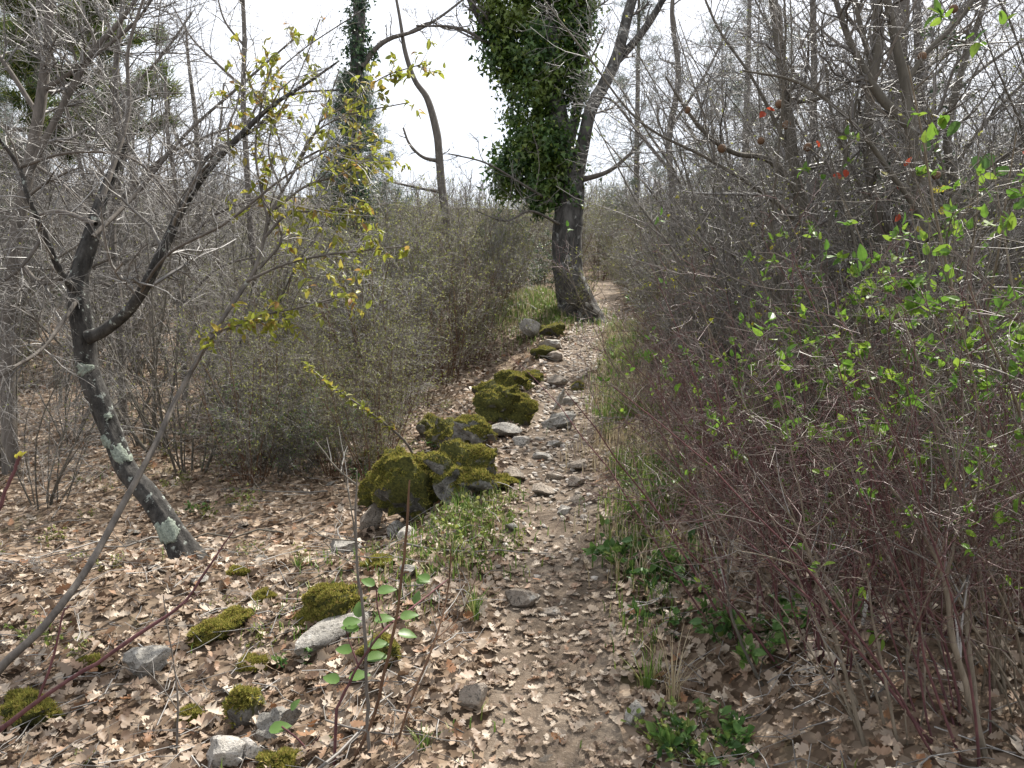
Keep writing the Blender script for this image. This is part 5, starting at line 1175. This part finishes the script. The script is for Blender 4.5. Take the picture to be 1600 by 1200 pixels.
tuft(960, 570, 60, .3, 'dark green grass clump on the upper right verge', 4)
tuft(950, 690, 60, .22, 'grass clump on the right verge opposite the domed cobble', 5)
tuft(975, 700, 40, .2, 'straw tinted grass clump beside the right verge grass', 6, 'straw', .003)
tuft(720, 790, 30, .14, 'grass tuft at the foot of the grey faced boulder', 7)
tuft(995, 800, 50, .2, 'straw clump under the thicket edge', 8, 'straw', .003)
tuft(400, 965, 20, .08, 'small grass tuft behind the round moss tuft', 9)
tuft(660, 1170, 22, .08, 'small grass tuft in litter right of the grey sapling', 10)
tuft(465, 890, 30, .1, 'short grass tuft uphill of the tilted slab', 11)
def herb_proto(seed, n, H, leafn, size, mat, stem='olive'):
    rg = np.random.default_rng(seed); K = 6
    P = np.empty((n, K, 3)); a = rg.uniform(0, 6.283, n); P[:, 0] = np.stack([np.cos(a) * .05, np.sin(a) * .05, np.full(n, -.02)], -1)
    d = unit(np.stack([np.cos(a) * .7, np.sin(a) * .7, np.ones(n)], -1))
    for k in range(1, K):
        d = unit(d + .14 * rg.normal(size=(n, 3))); P[:, k] = P[:, k - 1] + d * (H * rg.uniform(.6, 1.2, n) / (K - 1))[:, None]
    r = np.repeat(np.linspace(.0022, .001, K)[None], n, 0)
    b1, q1 = child_branches(P, r, 4, .2, 1, (H * .15, H * .4), (30, 70), 4, .12, .03, .7, .001, rg=rg)
    mb = MB(); tubes(mb, P, r, 3); tubes(mb, b1, q1, 3); sm = mb.mesh('stems', M[mat])
    mb = MB(); leaf_batch(mb, SERR, SERR_F, *leaf_anchors([(P, r), (b1, q1)], rg, leafn, size, .25, 0., .7)); return sm, mb.mesh('leaves', M[mat], False)
M['herb'] = leaf_mat('pale_herb_leaf', [(0, (.10, .15, .035)), (.5, (.17, .22, .05)), (1, (.27, .30, .08))], .45, .5)
HB = [herb_proto(1, 9, .24, 75, .028, 'herb'), herb_proto(2, 10, .16, 70, .036, 'green'), herb_proto(3, 10, .2, 90, .045, 'bramble'), herb_proto(4, 10, .14, 60, .03, 'olive')]
def herb(u, v, k, s, label, group=None):
    p = GP(u, v); e = empty('herb', p, R.uniform(0, 6.3)); e.scale = (s,) * 3; tag(e, label, 'plant', group)
    obj('stems', HB[k][0], e)['kind'] = 'stuff'; obj('leaves', HB[k][1], e)['kind'] = 'stuff'
for i, (u, v, k, s) in enumerate([(745, 850, 0, 1.0), (710, 835, 0, .8), (778, 825, 0, .8), (755, 800, 3, 1.0), (695, 815, 3, .8), (795, 790, 0, .6), (735, 880, 3, .8), (680, 865, 3, .7), (770, 870, 0, .6), (800, 850, 3, .6), (730, 820, 0, .7), (650, 880, 0, .5)]):
    herb(u, v, k, s, 'light green herb in the leafy patch between boulders and path', 'herbs below the boulders')
for i, (u, v, k, s) in enumerate([(1085, 1180, 1, 1.1), (1050, 1170, 0, .8), (1110, 1165, 2, .8), (1070, 1195, 0, .8), (1120, 1190, 1, .9)]):
    herb(u, v, k, s, 'lush green weed beside the grey knobbly stone', 'weeds at the lower right verge')
for i, (u, v, k, s) in enumerate([(1000, 890, 2, 1.2), (1040, 880, 2, 1.1), (1010, 920, 1, 1.), (1060, 920, 1, 1.1), (980, 870, 1, .8), (1160, 1020, 2, 1.), (1185, 1010, 1, 1.1), (1130, 985, 1, .9), (1270, 970, 2, .9), (1030, 980, 1, .9)]):
    herb(u, v, k, s, 'dark green broad leaved weed under the edge of the dogwoods', 'weeds under the dogwoods')
for i in range(40):
    y = R.uniform(3.5, 12); x = float(pathx(y)) + R.uniform(.45, .85); z = G(x, y)
    e = empty('herb', (x, y, z), R.uniform(0, 6.3)); s = R.uniform(.5, 1.0); e.scale = (s,) * 3; tag(e, 'small weed in the grassy verge right of the path', 'plant', 'weeds in the right verge')
    k = R.choice([1, 3, 3, 0]); obj('stems', HB[k][0], e)['kind'] = 'stuff'; obj('leaves', HB[k][1], e)['kind'] = 'stuff'
for i in range(70):
    x = R.uniform(-3.6, -.4); y = R.uniform(2.2, 8); z = G(x, y)
    e = empty('herb', (x, y, z), R.uniform(0, 6.3)); s = R.uniform(.3, .75); e.scale = (s,) * 3; tag(e, 'small green seedling poking through the litter left of the path', 'plant', 'seedlings in the left litter')
    k = R.choice([0, 3, 3, 1]); obj('stems', HB[k][0], e)['kind'] = 'stuff'; obj('leaves', HB[k][1], e)['kind'] = 'stuff'
def twig_litter():
    rg = np.random.default_rng(17); n = 2600; y = 1.8 + 7.5 * rg.uniform(0, 1, n) ** 1.2; x = rg.uniform(-.75, .75, n) * (y + .6)
    k = np.abs(x - pathx(y)) > .28; x, y = x[k], y[k]; n = len(x); a = rg.uniform(0, 6.283, n); L = rg.uniform(.05, .28, n)
    d = np.stack([np.cos(a), np.sin(a)], -1); P = np.empty((n, 4, 3))
    for j in range(4):
        q = np.stack([x, y], -1) + d * (L * (j / 3 - .5))[:, None] + rg.normal(0, .012, (n, 2)); P[:, j, :2] = q
        P[:, j, 2] = gz(q[:, 0], q[:, 1]) + .03 + rg.uniform(0, .03, n)
    r = np.repeat(np.linspace(1, .5, 4)[None], n, 0) * rg.uniform(.0012, .0032, n)[:, None]
    mb = MB(); tubes(mb, P, r, 3)
    tag(obj('twig_litter', mb.mesh('twig_litter', M['twigpale'])), 'short dead twigs strewn over the leaf litter', 'twigs', kind='stuff')
twig_litter()
# dead sticks on the ground
stk = []
for k in range(6):
    rg = np.random.default_rng(700 + k); P = np.zeros((1, 7, 3)); P[0, :, 0] = np.linspace(-.5, .5, 7); P[0, :, 1:] = rg.normal(0, .03, (7, 2)); P[0, :, 2] = np.abs(P[0, :, 2]) + .02
    r = np.linspace(.008, .003, 7)[None]; b1, q1 = child_branches(P, r, 3, .3, 1, (.15, .4), (25, 55), 5, .1, 0, .6, .002, rg=rg); b1[..., 2] = np.abs(b1[..., 2])
    mb = MB(); tubes(mb, P, r, 5); tubes(mb, b1, q1, 3); stk.append(mb.mesh('stick', M[['twigpale', 'bark_smooth', 'twig'][k % 3]]))
for k in range(60):
    y = R.uniform(2.2, 8); x = R.choice([R.uniform(-.7 * y, float(pathx(y)) - .4), R.uniform(float(pathx(y)) + .5, .7 * y + .3)])
    nn = gnormal(np.array(x), np.array(y)); e = Vector(nn).to_track_quat('Z', 'Y').to_euler()
    o = obj('dead_stick', stk[k % 6], None, (x, y, G(x, y) + .015), (e.x, e.y, R.uniform(0, 6.3)), R.uniform(.35, .9))
    tag(o, 'dead grey stick lying on the litter ' + ('left of the path' if x < pathx(y) else 'under the right thicket'), 'stick', 'dead sticks ' + ('left' if x < pathx(y) else 'right'))
print('TRIS', sum(len(m.polygons) for m in bpy.data.meshes), 'OBJ', len(bpy.data.objects))
